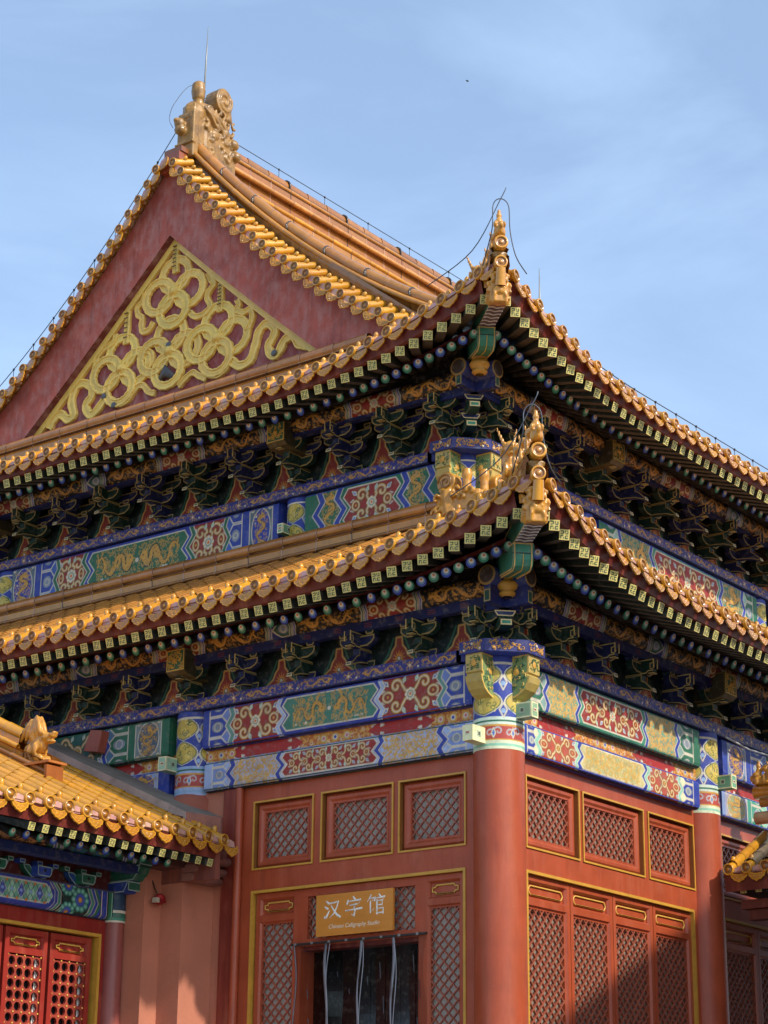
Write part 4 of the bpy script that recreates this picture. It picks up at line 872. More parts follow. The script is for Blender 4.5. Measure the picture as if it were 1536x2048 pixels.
# ------------------------------------------------------------------ gable, ridges, ridge ornaments
MTF = mat('glazed_ornament', 0.3, 0.22, 12, coat=0.3, bump=0.35, bscale=30, fixed=hx('#c68c33'), patch=[(hx('#5f4426'), 9, 0.5, 0.75, 0.6, (1, 1, 1)), (hx('#d0a184'), 14, 0.6, 0.8, 0.3, (1, 1, 1))])
MTO = mat('weathered_ornament', 0.45, 0.22, 12, coat=0.15, bump=0.4, bscale=30, fixed=hx('#9a7236'), patch=[(hx('#3c2e20'), 7, 0.46, 0.70, 0.75, (1, 1, 1)), (hx('#b09050'), 16, 0.62, 0.8, 0.35, (1, 1, 1))])
AX = -6.17
def zb(d): return 14.28 - .945 * d + .018 * d * d
GAB = empty('gable', parent=HALL)
b = MB(); Yb = 1.20
ds = np.linspace(0, 4.9, 26)
for sg in (-1, 1):
    for i in range(25):
        a, c = ds[i], ds[i + 1]; xa, xc = AX + sg * a, AX + sg * c
        u0, u1, l0, l1 = zv(a) - .035, zv(c) - .035, max(zb(a), 11.2), max(zb(c), 11.2)
        b.quad((xa, Yb, l0), (xc, Yb, l1), (xc, Yb, u1), (xa, Yb, u0), hx('#ab5546'), True)
        b.quad((xa, Yb, l0), (xc, Yb, l1), (xc, Yb + .16, l1), (xa, Yb + .16, l0), hx('#6b2b27'), True)
b.build('bargeboard', GAB, MG)
b = MB(); b.extr([(AX - 3.5, 11.2), (AX + 3.5, 11.2), (AX, 14.5)], (0, 1.41, 0), (1, 0, 0), (0, 0, 1), (0, -1, 0), .05, hx('#8f3f3a')); b.build('gable_panel', GAB, MG)
b = MB(); G1 = hx('#ecc866'); NY = (0, -1, 0)
for sg in (-1, 1):
    for i in range(14):
        a, c = i * .2, (i + 1) * .2
        p = [(AX + sg * a, 1.31, zb(a) + .02), (AX + sg * c, 1.31, zb(c) + .02), (AX + sg * c, 1.31, zb(c) - .12), (AX + sg * a, 1.31, zb(a) - .12)]
        b.quad(*p, G1); b.quad(p[3], p[2], (p[2][0], 1.36, p[2][2]), (p[3][0], 1.36, p[3][2]), G1)
def rope(pts, w_, h=.04, y=1.36):
    P_ = []
    pts = [Vector((x, z)) for x, z in pts]; n = len(pts)
    for i in range(n - 1):
        p0, p1, p2, p3 = pts[max(i - 1, 0)], pts[i], pts[i + 1], pts[min(i + 2, n - 1)]
        for q in range(4):
            t = q / 4; P_.append(.5 * ((2 * p1) + (p2 - p0) * t + (2 * p0 - 5 * p1 + 4 * p2 - p3) * t * t + (3 * p1 - p0 - 3 * p2 + p3) * t ** 3))
    P_.append(pts[-1])
    # flat carved band with raised rims and a shallow channel
    pr = [(-.5, 0), (-.49, .72), (-.42, .98), (-.30, 1.0), (-.24, .70), (-.06, .62), (.0, .80), (.06, .62), (.24, .70), (.30, 1.0), (.42, .98), (.49, .72), (.5, 0)]
    rings = []; nP = len(P_); cl = (P_[0] - P_[-1]).length < .05
    for i, p in enumerate(P_):
        t = (P_[min(i + 1, nP - 1)] - P_[max(i - 1, 0)])
        if cl and i in (0, nP - 1): t = P_[1] - P_[-2]
        t.normalize(); wob = 1 + .08 * math.sin(i * 1.7)
        rings.append([b.P((p.x - t.y * a * w_ * wob, y - h * 1.25 * z_, p.y + t.x * a * w_ * wob)) for a, z_ in pr])
    cA = jit(G1, .07)
    for i in range(nP - 1):
        for q in range(len(pr) - 1):
            b.F([rings[i][q], rings[i][q + 1], rings[i + 1][q + 1], rings[i + 1][q]], cA if q not in (4, 5, 6, 7) else tuple(x * .93 for x in cA), q in (4, 5, 6, 7))
    if not cl: b.F(rings[0], cA); b.F(rings[-1][::-1], cA)
RIB = [(60, [(-8.45, 12.01), (-8.37, 12.13), (-8.23, 12.18), (-8.09, 12.07), (-7.98, 12.12), (-8.04, 12.31), (-7.97, 12.51), (-7.82, 12.55), (-7.66, 12.45), (-7.64, 12.31), (-7.75, 12.2), (-7.66, 12.04), (-7.53, 12.07), (-7.35, 12.24)]),
(60, [(-5.07, 12.19), (-4.93, 12.08), (-4.75, 12.11), (-4.67, 12.29), (-4.61, 12.48), (-4.48, 12.56), (-4.34, 12.46), (-4.36, 12.34), (-4.44, 12.23), (-4.37, 12.08), (-4.26, 12.11), (-4.16, 12.25), (-4.01, 12.26), (-3.94, 12.14), (-3.81, 12.08), (-3.66, 12.05)]),
(42, [(-5.54, 13.59), (-5.49, 13.47), (-5.43, 13.4), (-5.53, 13.29), (-5.54, 13.2), (-5.48, 13.08), (-5.59, 13.0), (-5.75, 13.0), (-5.85, 13.09)]), (42, [(-6.7, 13.61), (-6.75, 13.49), (-6.84, 13.43), (-6.82, 13.31), (-6.74, 13.25), (-6.75, 13.14), (-6.71, 13.03), (-6.59, 13.04), (-6.52, 13.13)]),
(42, [(-5.01, 13.05), (-4.97, 12.96), (-5.01, 12.9), (-4.89, 12.83), (-4.78, 12.84), (-4.73, 12.71), (-4.81, 12.55)]), (40, [(-7.23, 13.14), (-7.28, 13.02), (-7.5, 12.94), (-7.59, 12.81), (-7.62, 12.66)]), (40, [(-6.74, 12.78), (-6.54, 12.68), (-6.52, 12.54), (-6.62, 12.41), (-6.5, 12.34), (-6.38, 12.39)]),
(40, [(-5.66, 12.78), (-5.86, 12.68), (-5.9, 12.54), (-5.78, 12.41), (-5.9, 12.34), (-6.0, 12.39)]),
(42, [(-7.4, 12.29), (-7.24, 12.16), (-7.09, 12.06), (-6.94, 12.08), (-6.78, 12.22), (-6.66, 12.23), (-6.55, 12.11), (-6.43, 12.06)]), (42, [(-6.0, 12.05), (-5.89, 12.13), (-5.75, 12.19), (-5.63, 12.11), (-5.51, 12.04)]), (42, [(-5.62, 12.25), (-5.48, 12.1), (-5.31, 12.04), (-5.16, 12.1), (-5.09, 12.25)]),
(50, [(-6.15, 14.2), (-6.16, 14.01), (-6.15, 13.76)]), (46, [(-7.02, 13.44), (-7.02, 13.21), (-7.03, 12.93)]), (46, [(-5.3, 13.37), (-5.3, 13.19), (-5.31, 12.95)])]
for w_, p in RIB: rope(p, w_ * .26042 / 118, y=1.36)
for x, z0, z1 in ((-6.155, 13.85, 14.15), (-7.02, 13.02, 13.38), (-5.3, 13.05, 13.32)):
    for i in range(6): z = z0 + (z1 - z0) * i / 5; b.box((x - .03, 1.285, z - .006), (x + .03, 1.30, z + .006), hx('#6b5222'))
for fx, fz, o in ((-6.157, 13.49, 0), (-6.2, 12.62, 1), (-7.1, 12.585, 1), (-5.335, 12.585, 1)):
    for j, (dx, dz) in enumerate(((0, .24), (-.27, -.02), (.27, -.04), (0, -.28))):
        el = [(fx + dx * 1.02 + .245 * math.cos(a), fz + dz + .225 * math.sin(a)) for a in np.linspace(0, 6.2832, 15)]
        rope(el, .128, .034 + .004 * (j % 2), 1.36 - .014 * (j % 2))
    b.lathe((fx, 1.32, fz), NY, [(.085, -.02), (.085, .01), (.05, .03), (.05, .04), (0, .045)], 12, G1)
b.tube([(-6.36, 1.32, 12.22), (-6.22, 1.28, 12.32), (-6.08, 1.32, 12.2)], [.03, .09, .04], 7, hx('#4a4a4c'), True, up=NY, flat=.4)
for x, z in ((-7.38, 12.24), (-7.18, 12.06), (-4.32, 12.1), (-6.2, 12.7)): b.ball((x, 1.305, z), (.05, .015, .045), hx('#55565a'))
b.build('gilded_ribbons', GAB, MGO)

# verge tiles and descending ridges on both slopes
VT = MB()
for sg in (-1, 1):
    d = .16
    while d < 4.85:
        dz = (zv(d + .01) - zv(d)) / .01; t = Vector((sg, 0, dz)).normalized(); n_ = Vector((-t.z * sg, 0, t.x * sg)) if True else None
        A = t if sg > 0 else -t; C_ = Vector((-A.z, 0, A.x))
        put_unit(VT, colmat(A, (0, -1, 0), C_, (AX + sg * d, 1.02, zv(d))))
        d += .243 / math.sqrt(1 + dz * dz)
VT.build('verge_tiles', ROOFS[1], MT)
DRG = empty('descending_ridge', parent=HALL)
def seg_ridge(mb, path, nrm, prof, joint=.42, roll=None, n=8):
    SEAM = hx('#b08a72')
    # moulded ridge: profile list of (out0, z0, out1, z1, colour) faces swept along path, broken into tile lengths
    P_ = [Vector(p) for p in path]; Nn = Vector(nrm)
    for i in range(len(P_) - 1):
        a, c = P_[i], P_[i + 1]
        for (o0, z0, o1, z1, col) in prof:
            cj = jit(col, .10)
            e0 = a.lerp(c, min(.5, .016 / max(.02, (c - a).length))); k_ = Nn * .003
            mb.quad(a + Nn * o0 + k_ + Vector((0, 0, z0)), e0 + Nn * o0 + k_ + Vector((0, 0, z0)), e0 + Nn * o1 + k_ + Vector((0, 0, z1)), a + Nn * o1 + k_ + Vector((0, 0, z1)), jit(SEAM if i % 3 else hx('#4a3424'), .2))
            mb.quad(a + Nn * o0 + Vector((0, 0, z0)), c + Nn * o0 + Vector((0, 0, z0)), c + Nn * o1 + Vector((0, 0, z1)), a + Nn * o1 + Vector((0, 0, z1)), cj)
        if roll:
            for (o, z, r, col) in roll:
                q0, q1 = a + Nn * o + Vector((0, 0, z)), c + Nn * o + Vector((0, 0, z)); e_ = (q1 - q0) * .03
                mb.tube([q0, q0.lerp(q1, .5), q1 + e_], [r * 1.04, r, r * .96], n, jit(col, .16), False, up=(0, 0, 1))
                mb.tube([q0 - e_ * .3, q0 + e_ * .35], [r * 1.07] * 2, n, jit(SEAM, .15), False, up=(0, 0, 1))
def rounded(path, step):
    P_ = [Vector(p) for p in path]; o = [P_[0]]; Lt = sum((P_[i + 1] - P_[i]).length for i in range(len(P_) - 1)); k = max(1, round(Lt / step)); acc = 0; tgt = Lt / k; j = 1
    for i in range(len(P_) - 1):
        l = (P_[i + 1] - P_[i]).length
        while acc + l >= tgt * j - 1e-9 and j <= k: o.append(P_[i].lerp(P_[i + 1], (tgt * j - acc) / l)); j += 1
        acc += l
    return o
b = MB()
for sg in (-1, 1):
    path = rounded([(AX + sg * d, 1.46, zv(d) + .0) for d in np.linspace(.18, 4.7, 40)], .42)
    N_ = (0, -1, 0)
    prof = [(.20, .0, .20, .08, TILE2), (.15, .08, .08, .14, TILED), (.08, .14, .06, .24, hx('#94662f')), (.06, .24, .10, .33, hx('#94662f')), (.10, .33, .14, .36, TILED), (-.12, .0, -.10, .46, TILEB)]
    roll = [(.21, .07, .026, hx('#b0763c')), (.14, .125, .024, TILE2), (.13, .365, .036, TILE2), (.0, .46, .082, hx('#a8702e'))]
    seg_ridge(b, path, N_, prof, roll=roll)
    b2 = path
for i in range(2, len(path) - 1, 2):
    p = path[i]
    for sg in (1,): b.tube([(2 * AX - p.x, p.y - .095 * math.cos(a), p.z + .46 + .095 * math.sin(a)) if False else ((AX + abs(p.x - AX)), p.y - .095 * math.cos(a), p.z + .46 + .095 * math.sin(a)) for a in np.linspace(-.8, 2.2, 8)], .013, 5, hx('#3a3128'), True, up=(1, 0, 0))
b.build('ridge_tiles', DRG, MT)
# main ridge running back from the ornament, red block beneath it
b = MB(); b.box((AX - .10, 2.2, 15.2), (AX + .10, 13.5, 15.98), hx('#6a4526'))
pm = rounded([(AX, 2.2, 15.35), (AX, 13.5, 15.35)], .46)
seg_ridge(b, pm, (1, 0, 0), [(.19, -.1, .19, .10, TILE2), (.17, .12, .12, .18, TILED), (.12, .18, .11, .34, hx('#98602a')), (.11, .34, .17, .37, TILED), (.13, .40, .12, .52, hx('#9c6630')), (.12, .52, .14, .56, hx('#5a3820'))], roll=[(.19, .11, .035, TILE), (.17, .36, .035, hx('#c58a48')), (.13, .40, .02, hx('#5a3820')), (.12, .56, .03, TILE2), (0, .66, .10, hx('#a0682e'))])
for i in range(3, len(pm), 3): b.tube([(AX + .115 * math.cos(a), pm[i].y, 16.01 + .115 * math.sin(a)) for a in np.linspace(-1.2, 2.6, 9)], .014, 5, hx('#3a3128'), True, up=(0, 1, 0))
b.build('main_ridge', ROOFS[1], MT)
b = MB(); b.box((AX - .08, 1.10, 15.36), (AX + .2, 1.3, 15.48), hx('#8f4a2a')); b.box((AX - .10, 1.12, 15.485), (AX + .22, 1.32, 15.56), hx('#85502a')); b.box((AX - .12, 1.09, 15.2), (AX + .14, 1.28, 15.355), hx('#9c4a2c')); b.build('ridge_end_block', ROOFS[1], MT)
def wall_ridge(fr, s0, s1, n, zt, hgt, par):
    m_ = MB(); path = rounded([fr.S @ Vector((s0, n, 0)), fr.S @ Vector((s1, n, 0))], .52); N_ = fr.S.to_3x3() @ Vector((0, 1, 0))
    z0 = zt - hgt
    prof = [(.05, z0, .05, z0 + .03, TILED), (.05, z0 + .03, .035, z0 + .045, hx('#4a2f1c')), (.035, z0 + .045, .045, z0 + .115, TILE2), (.045, z0 + .115, .06, z0 + .13, TILE2), (.06, z0 + .13, .03, z0 + .135, hx('#4a2f1c')), (.03, z0 + .135, .02, z0 + .165, hx('#5a3820')), (.02, z0 + .165, .05, z0 + .175, TILED), (.05, z0 + .175, .04, z0 + .20, TILEB)]
    seg_ridge(m_, path, N_, prof, roll=[(-.01, zt - .075, .075, hx('#b0743a')), (.05, z0 + .015, .02, TILED)])
    m_.box((0, 0, 0), (.001, .001, .001), TILED) if False else None
    m_.build('wall_ridge', par, MT)
wall_ridge(FL, 1.0, 10.6, -.86, 9.375, .30, ROOFS[0]); wall_ridge(FR, 1.0, 9.5, -.86, 9.375, .30, ROOFS[0])
wall_ridge(UL, 1.35, 10.4, .10, 11.85, .32, ROOFS[1])
b = MB(); b.box((-12, 1.08, 10.9), (-2.6, 1.25, 11.72), TILED); b.build('ridge_backing', ROOFS[1], MT)

def blob(mb, name, par, vox=.012, m_=None): return mb.build(name, par, m_ or MTF, remesh=vox)
def beast_mb(kind, T):
    b = MB(); b.T = T; W0 = (1, 1, 1); B = b.ball
    if kind == 'immortal':
        B((0, 0, .06), (.10, .045, .06), W0); B((.09, 0, .10), (.035, .03, .04), W0); B((-.10, 0, .10), (.05, .03, .06), W0)
        B((0, 0, .15), (.045, .045, .07), W0); B((0, 0, .235), (.03, .03, .034), W0); B((0, 0, .275), (.02, .02, .03), W0)
        for sy in (-1, 1): B((.03, sy * .045, .13), (.04, .018, .035), W0); B((.02, sy * .04, .05), (.03, .02, .05), W0)
    elif kind == 'small':
        B((0, 0, .03), (.09, .055, .03), W0); B((-.02, 0, .11), (.05, .045, .09), W0); B((.03, 0, .20), (.045, .04, .045), W0); B((.075, 0, .195), (.03, .025, .025), W0); B((-.05, 0, .22), (.03, .03, .05), W0)
        for sy in (-1, 1): B((.045, sy * .03, .07), (.02, .018, .07), W0); B((-.01, sy * .03, .255), (.012, .01, .03), W0)
        B((-.08, 0, .10), (.025, .02, .07), W0)
    elif kind == 'horned':
        B((0, 0, .06), (.14, .075, .07), W0); B((-.02, 0, .2), (.08, .07, .14), W0); B((.06, 0, .30), (.085, .065, .07), W0); B((.14, 0, .27), (.06, .05, .04), W0); B((.13, 0, .22), (.05, .04, .02), W0); B((.19, 0, .29), (.02, .03, .02), W0)
        for sy in (-1, 1):
            for q in range(5): B((-.02 - .02 * q, sy * (.045 + .012 * q), .36 + .045 * q), (.022 - .003 * q, .02 - .003 * q, .035), W0)
            B((.08, sy * .06, .33), (.022, .02, .022), W0); B((.0, sy * .075, .28), (.03, .02, .05), W0); B((.07, sy * .05, .08), (.05, .03, .08), W0)
        for q in range(4): B((-.09 - .01 * q, 0, .14 + .07 * q), (.03, .03, .05), W0)
    elif kind == 'mane':
        B((0, 0, .05), (.20, .09, .06), W0); B((-.05, 0, .15), (.13, .085, .12), W0); B((.07, 0, .22), (.09, .075, .10), W0); B((.15, 0, .285), (.10, .065, .06), W0); B((.24, 0, .30), (.05, .055, .035), W0); B((.21, 0, .235), (.08, .045, .022), W0); B((.275, 0, .325), (.022, .045, .02), W0)
        for q in range(7):
            a = R(58 + q * 11); rot = Matrix.Rotation(-(math.pi / 2 - a), 3, 'Y'); l = .20 + .05 * math.sin(q * 1.3)
            for sy in (-.035, .035): B((-.02 + math.cos(a) * l * .9, sy, .24 + math.sin(a) * l * .75), (.03, .028, l * .62), W0, rot)
        B((-.03, 0, .30), (.07, .06, .16), W0); B((-.06, 0, .40), (.06, .05, .13), W0); B((-.02, 0, .44), (.05, .045, .12), W0)
        for sy in (-1, 1): B((.13, sy * .055, .33), (.035, .02, .02), W0); B((.05, sy * .08, .16), (.04, .02, .08), W0); B((.10, sy * .06, .06), (.07, .03, .05), W0)
    elif kind == 'socket':
        B((-.02, 0, .02), (.11, .085, .10), W0); b.box((-.08, -.075, -.10), (.045, .075, .06), W0)
        b.box((.02, -.055, -.115), (.085, .055, -.005), W0); B((.085, 0, -.03), (.03, .06, .03), W0); B((.05, 0, .10), (.05, .075, .028), W0)
        for sy in (-1, 1):
            B((.075, sy * .05, .055), (.026, .024, .024), W0); B((.06, sy * .06, .085), (.04, .03, .016), W0); B((.105, sy * .028, -.012), (.014, .016, .014), W0)
            b.tube([(.02, sy * .088, .05), (.05, sy * .095, .02), (.045, sy * .095, -.02), (.01, sy * .092, -.02), (.005, sy * .09, .01)], .014, 6, W0)
            b.tube([(-.05, sy * .085, -.01), (-.02, sy * .092, -.05), (-.05, sy * .09, -.08), (-.08, sy * .085, -.05)], .016, 6, W0)
            b.tube([(-.04, sy * .08, .08), (-.09, sy * .09, .10), (-.10, sy * .085, .05)], .018, 6, W0)
            b.tube([(.08, sy * .05, -.10), (.10, sy * .045, -.06), (.09, sy * .055, -.03)], .012, 6, W0)
    return b
D2 = .70710678
def hipT(q, z, off=0.0): return Matrix(((D2, D2, 0, q), (-D2, D2, 0, -q), (0, 0, 1, z), (0, 0, 0, 1)))
for k, base in ((0, Vector((0, 0, 0))), (1, Vector((-S2X, S2, 0)))):
    e = EV[k]; qt = e['tip'] + .02; qe = -.78 if k == 0 else -.12
    hr = empty('hip_ridge', parent=HALL); Bm = Matrix.Translation(base)
    qs = np.linspace(qt - .05, qe, 14); pth = [base + Vector((q, -q, roofz(k, -q, q))) for q in qs]
    m_ = MB()
    for sg in (-1, 1):
        N_ = Vector((D2, D2, 0)) * sg
        seg_ridge(m_, rounded(pth, .30), N_, [(.11, -.06, .10, .05, TILEB), (.10, .05, .075, .09, hx('#6a4530')), (.075, .09, .10, .14, hx('#7a5238')), (.10, .14, .02, .2, TILEB)], roll=[(.085, .05, .02, TILED), (.0, .225, .07, TILE)] if sg > 0 else [(.085, .05, .02, TILED)])
    p0 = base + Vector((qt, -qt, ept(e, 't', -e['tip'])[1] - .06)); dv = Vector((D2, -D2, 0))
    for dz, r in ((0, .074), (.225, .080)):
        m_.lathe(p0 + Vector((0, 0, dz)) + dv * (.02 if dz else 0), dv, [(0, .010), (.02, .012), (.026, .004), (.05, .003), (.056, .016), (r - .004, .018), (r, .004), (r, -.05)], 18, [TILE2, TILED, TILED, TILED, TILE, TILE, TILE])
        m_.tube([p0 + Vector((0, 0, dz)), p0 - dv * .2 + Vector((0, 0, dz - .02))], r * .92, 12, TILE2, False)
    mm = MB(); mm.T = Bm @ hipT(qt - .10, p0.z)
    for x, z, rx, rz in ((0, .10, .10, .05), (.05, .13, .06, .03), (-.05, .09, .12, .06)): mm.ball((x, 0, z), (rx, .10, rz), (1, 1, 1))
    mm.ball((.09, 0, .085), (.03, .06, .03), (1, 1, 1)); blob(mm, 'moulded_base', hr, .012, MTO)
    m_.tube([p0 + dv * .0 - Vector((0, 0, .07)), p0 - dv * .05 - Vector((0, 0, .26))], [.05, .06], 10, TILE, False, up=(1, 1, 0))
    m_.build('ridge_tiles', hr, MT)
    # ridge beasts: the rider at the end, small beasts behind, a horned one last
    zr = lambda q: roofz(k, -q, q) + .28
    for kind, q in (('immortal', qt - .06), ('small', qt - .30), ('small', qt - .52), ('small', qt - .74), ('horned', qt - 1.02)):
        o = blob(beast_mb(kind, Bm @ hipT(q, zr(q)) @ Matrix.Scale(1.08 if kind == 'horned' else 1.12, 4)), 'ridge_beast', hr, .010)
    # corner beams of the eave: carved socket beast, rippled upper beam, green lower beam
    cb = MB(); cb.T = Bm @ hipT(0, 0); g2, ge = hx('#2f7a63'), hx('#d8b06a')
    eo = 1.37 if k == 0 else 1.46; r1 = 1.96 if k == 0 else 2.13; r0 = eo
    oT, oB, oF, yE = ((7.91, 7.65, 7.81, 7.92) if k == 0 else (10.96, 10.71, 10.90, 10.93))
    cb.extr([(.3, oT + .20), (.3, oT), (r0, oT + .008), (r1 - .05, yE), (r1, yE + .02), (r1, yE + .24), (r0, oT + .24)], (0, -.085, 0), (1, 0, 0), (0, 0, 1), (0, 1, 0), .17, hx('#2c6a58'), ge, .014, hx('#7a5f58'), back=True)
    nw = 13
    for i in range(nw):
        x = r0 + .02 + (r1 - .06 - r0) * i / (nw - 1); zz = oT + .008 + (yE - oT - .008) * (x - r0) / (r1 - .05 - r0)
        cb.tube([(x + .016 * math.sin(j * 1.5), -.083 + .166 * j / 6, zz - .003) for j in range(7)], .0085, 4, hx('#d9d2ce') if i % 2 else hx('#5f555c'), False, up=(0, 0, -1))
    low = [(.3, oF + .25), (.3, oF + .02), (.50, oF), (r0 - .18, oB + .025), (r0 - .10, oB + .01), (r0 - .04, oB + .035), (r0 - .005, oB + .09), (r0, oB + .15), (r0, oT)]
    cb.extr(low, (0, -.10, 0), (1, 0, 0), (0, 0, 1), (0, 1, 0), .20, g2, ge, .016, g2, back=True)
    for yy, cc, ww, rng in ((-.084, ge, .015, low[1:]), (.084, ge, .015, low[1:]), (0, hx('#e0b04a'), .010, low[1:8])):
        cb.tube([(x + .004, yy, z - .003) for x, z in rng], ww, 4, cc, False, up=(0, 1, 0), flat=.4)
    cb.box((r0 - .02, -.10, oT - .012), (r0 + .006, .10, oT), ge); cb.box((r0 - .02, -.102, oB + .15), (r0 + .004, .102, oB + .16), DK)
    cb.build('corner_beam', hr, MP)
    blob(beast_mb('socket', Bm @ Matrix(((D2 * 1.25, D2 * 1.3, 0, (r1 + .02) * D2), (-D2 * 1.25, D2 * 1.3, 0, -(r1 + .02) * D2), (0, 0, 1.55, yE + .15), (0, 0, 0, 1)))), 'socket_beast', hr, .012)
    # gilt vase block and the diagonal bracket of the corner
    gv = MB(); qv = .37 if k == 0 else .70; gz = 7.605 if k == 0 else 10.58
    gv.lathe(base + Vector((qv, -qv, gz)), (0, 0, 1), [(.05, 0), (.085, .02), (.09, .04), (.06, .055), (.10, .085), (.115, .12), (.10, .155), (.06, .175), (.09, .19), (.085, .215), (.06, .23)], 18, hx('#c08a32')); gv.build('vase_block', hr, MGO)
    cs = MB(); cs.T = Bm @ hipT(0, 0); pz = e['zpl'] + e['plh']
    for i in range(e['nt']):
        z = pz + .17 + i * (.15 if k == 0 else .15); q = .36 + .215 * i; th = .14
        pl = [(-.1, z + th * .9), (-.1, z - .02), (q - .18, z - .02), (q - .02, z - .045), (q + .09, z - .03), (q + .10, z + .035), (q + .05, z + th * .5), (q + .03, z + th * .9)]
        cs.extr(pl, (0, -.06, 0), (1, 0, 0), (0, 0, 1), (0, 1, 0), .12, DGR, GE, .014, hx('#143f33'), back=True)
        cs.extr([(-.058, 0), (.058, 0), (.058, .06), (-.058, .06)], (q + .10, 0, z - .026), (0, 1, 0), (0, 0, 1), (1, 0, 0), .004, hx('#2f8a6c'), hx('#d9c48c'), .014)
        zq = z + th * .9
        cs.extr([(-.08, -.045), (.08, -.045), (.11, .0), (.11, .015), (-.11, .015), (-.11, .0)], (q + .0, 0, zq), (0, 1, 0), (0, 0, 1), (1, 0, 0), .05, hx('#1a2a60'), hx('#d9c48c'), .012)
    cs.build('corner_bracket', HALL, MP)
    for fr in ((FL, FR) if k == 0 else (UL, UR)):
        place_bracket(fr, k, 0.02, 1)
        fb = MB(); fb.T = fr.S; pu = e['pur']
        fb.lathe((-pu - .32, pu, e['zp'] + .02), (-1, 0, 0), [(.11, -.6), (.11, 0), (.085, .004), (0, .006)], 16, [hx('#1d2560'), hx('#8a6a34'), hx('#3a2a20')]); fb.box((-pu - .31, pu - .04, e['zb'] - .05), (-.0, pu + .04, e['zp'] - .06), hx('#1b2460')); fb.extr([(-.04, 0), (.04, 0), (.04, .13), (-.04, .13)], (-pu - .312, pu, e['zb'] - .045), (0, 1, 0), (0, 0, 1), (-1, 0, 0), .004, DGR, GE, .013); fb.build('purlin_end', HALL, MP)
# ornaments on the wall ridge corner of the lower roof
cw = MB(); Wc = Vector((-.86, .86, 9.12))
def disc_x(mb, O, ax, r, t): mb.lathe(Vector(O) - Vector(ax) * t / 2, ax, [(0, 0), (r, 0), (r, t), (0, t)], 18, (1, 1, 1))
for ax, tx in (((0, -1, 0), (-1, 0, 0)), ((1, 0, 0), (0, 1, 0))):
    a_, t_ = Vector(ax), Vector(tx)
    disc_x(cw, Wc + t_ * .36 + a_ * .02 + Vector((0, 0, .40)), a_, .125, .16)
    cw.tube([Wc + t_ * .3 + a_ * .05, Wc + t_ * .36 + a_ * .05 + Vector((0, 0, .3))], [.12, .09], 8, (1, 1, 1))
    cw.lathe(Wc + t_ * .11 + a_ * .03 + Vector((0, 0, .18)), (0, 0, 1), [(0, 0), (.055, 0), (.05, .2), (.065, .27), (.055, .34), (0, .36)], 10, (1, 1, 1))
    for i in range(16):
        c = Wc + t_ * rnd.uniform(-.05, .5) + a_ * rnd.uniform(.08, .14) + Vector((0, 0, rnd.uniform(-.08, .28))); a0 = rnd.uniform(0, 6)
        cw.tube([c + t_ * (.05 - .006 * j) * math.cos(a0 + j * .9) + Vector((0, 0, (.05 - .006 * j) * math.sin(a0 + j * .9))) for j in range(6)], .02, 6, (1, 1, 1), True, up=ax)
    cw.box(*[tuple(map(f, zip(*(Wc + t_ * u_ + a_ * n_ + Vector((0, 0, z_)) for u_, n_, z_ in ((-.08, -.05, -.1), (.48, .10, .24)))))) for f in (min, max)], (1, 1, 1))
blob(cw, 'corner_ridge_ornament', ROOFS[0], .012)
for ax, tx in (((0, -1, 0), (-1, 0, 0)), ((1, 0, 0), (0, 1, 0))):
    sp = MB(); a_, t_ = Vector(ax), Vector(tx); c = Wc + t_ * .36 + a_ * .105 + Vector((0, 0, .40))
    sp.tube([c + t_ * (.105 - .0048 * j) * math.cos(j * .55) + Vector((0, 0, (.105 - .0048 * j) * math.sin(j * .55))) for j in range(20)], .012, 5, hx('#8a6434'), True, up=ax)
    sp.build('scroll_relief', ROOFS[0], MT)

# great ridge-end ornament
ch = MB(); cx = AX + .11; ch.T = Matrix.Translation((cx + .03, 1.55, 15.5)) @ Matrix.Diagonal((.90, .80, .95, 1)) @ Matrix.Translation((-cx, -1.5, -15.5)); W1 = (1, 1, 1)
def rbox(a, c): ch.box(a, c, W1)
rbox((cx - .17, 1.14, 15.45), (cx + .17, 1.26, 16.2)); rbox((cx - .13, 1.2, 15.45), (cx + .13, 2.05, 16.35)); rbox((cx - .15, 1.5, 15.5), (cx + .15, 2.28, 16.05))
ch.ball((cx, 1.36, 16.25), (.17, .24, .2), W1); ch.ball((cx, 1.6, 16.35), (.15, .2, .16), W1)
disc_x(ch, (cx, 1.96, 16.66), (1, 0, 0), .215, .26)
ch.tube([(cx, 2.06, 16.6), (cx, 2.13, 16.4), (cx, 2.1, 16.15), (cx, 2.0, 15.9)], [.14, .13, .14, .16], 10, W1)
ch.lathe((cx, 1.44, 16.40), (0, -.06, 1), [(0, 0), (.09, 0), (.085, .08), (.075, .1), (.105, .14), (.12, .26), (.105, .38), (.05, .42), (0, .425)], 12, W1)
ch.ball((cx - .06, 1.06, 16.0), (.09, .10, .09), W1); ch.ball((cx - .07, .99, 16.03), (.05, .06, .04), W1); ch.ball((cx - .06, 1.08, 15.9), (.1, .1, .08), W1)
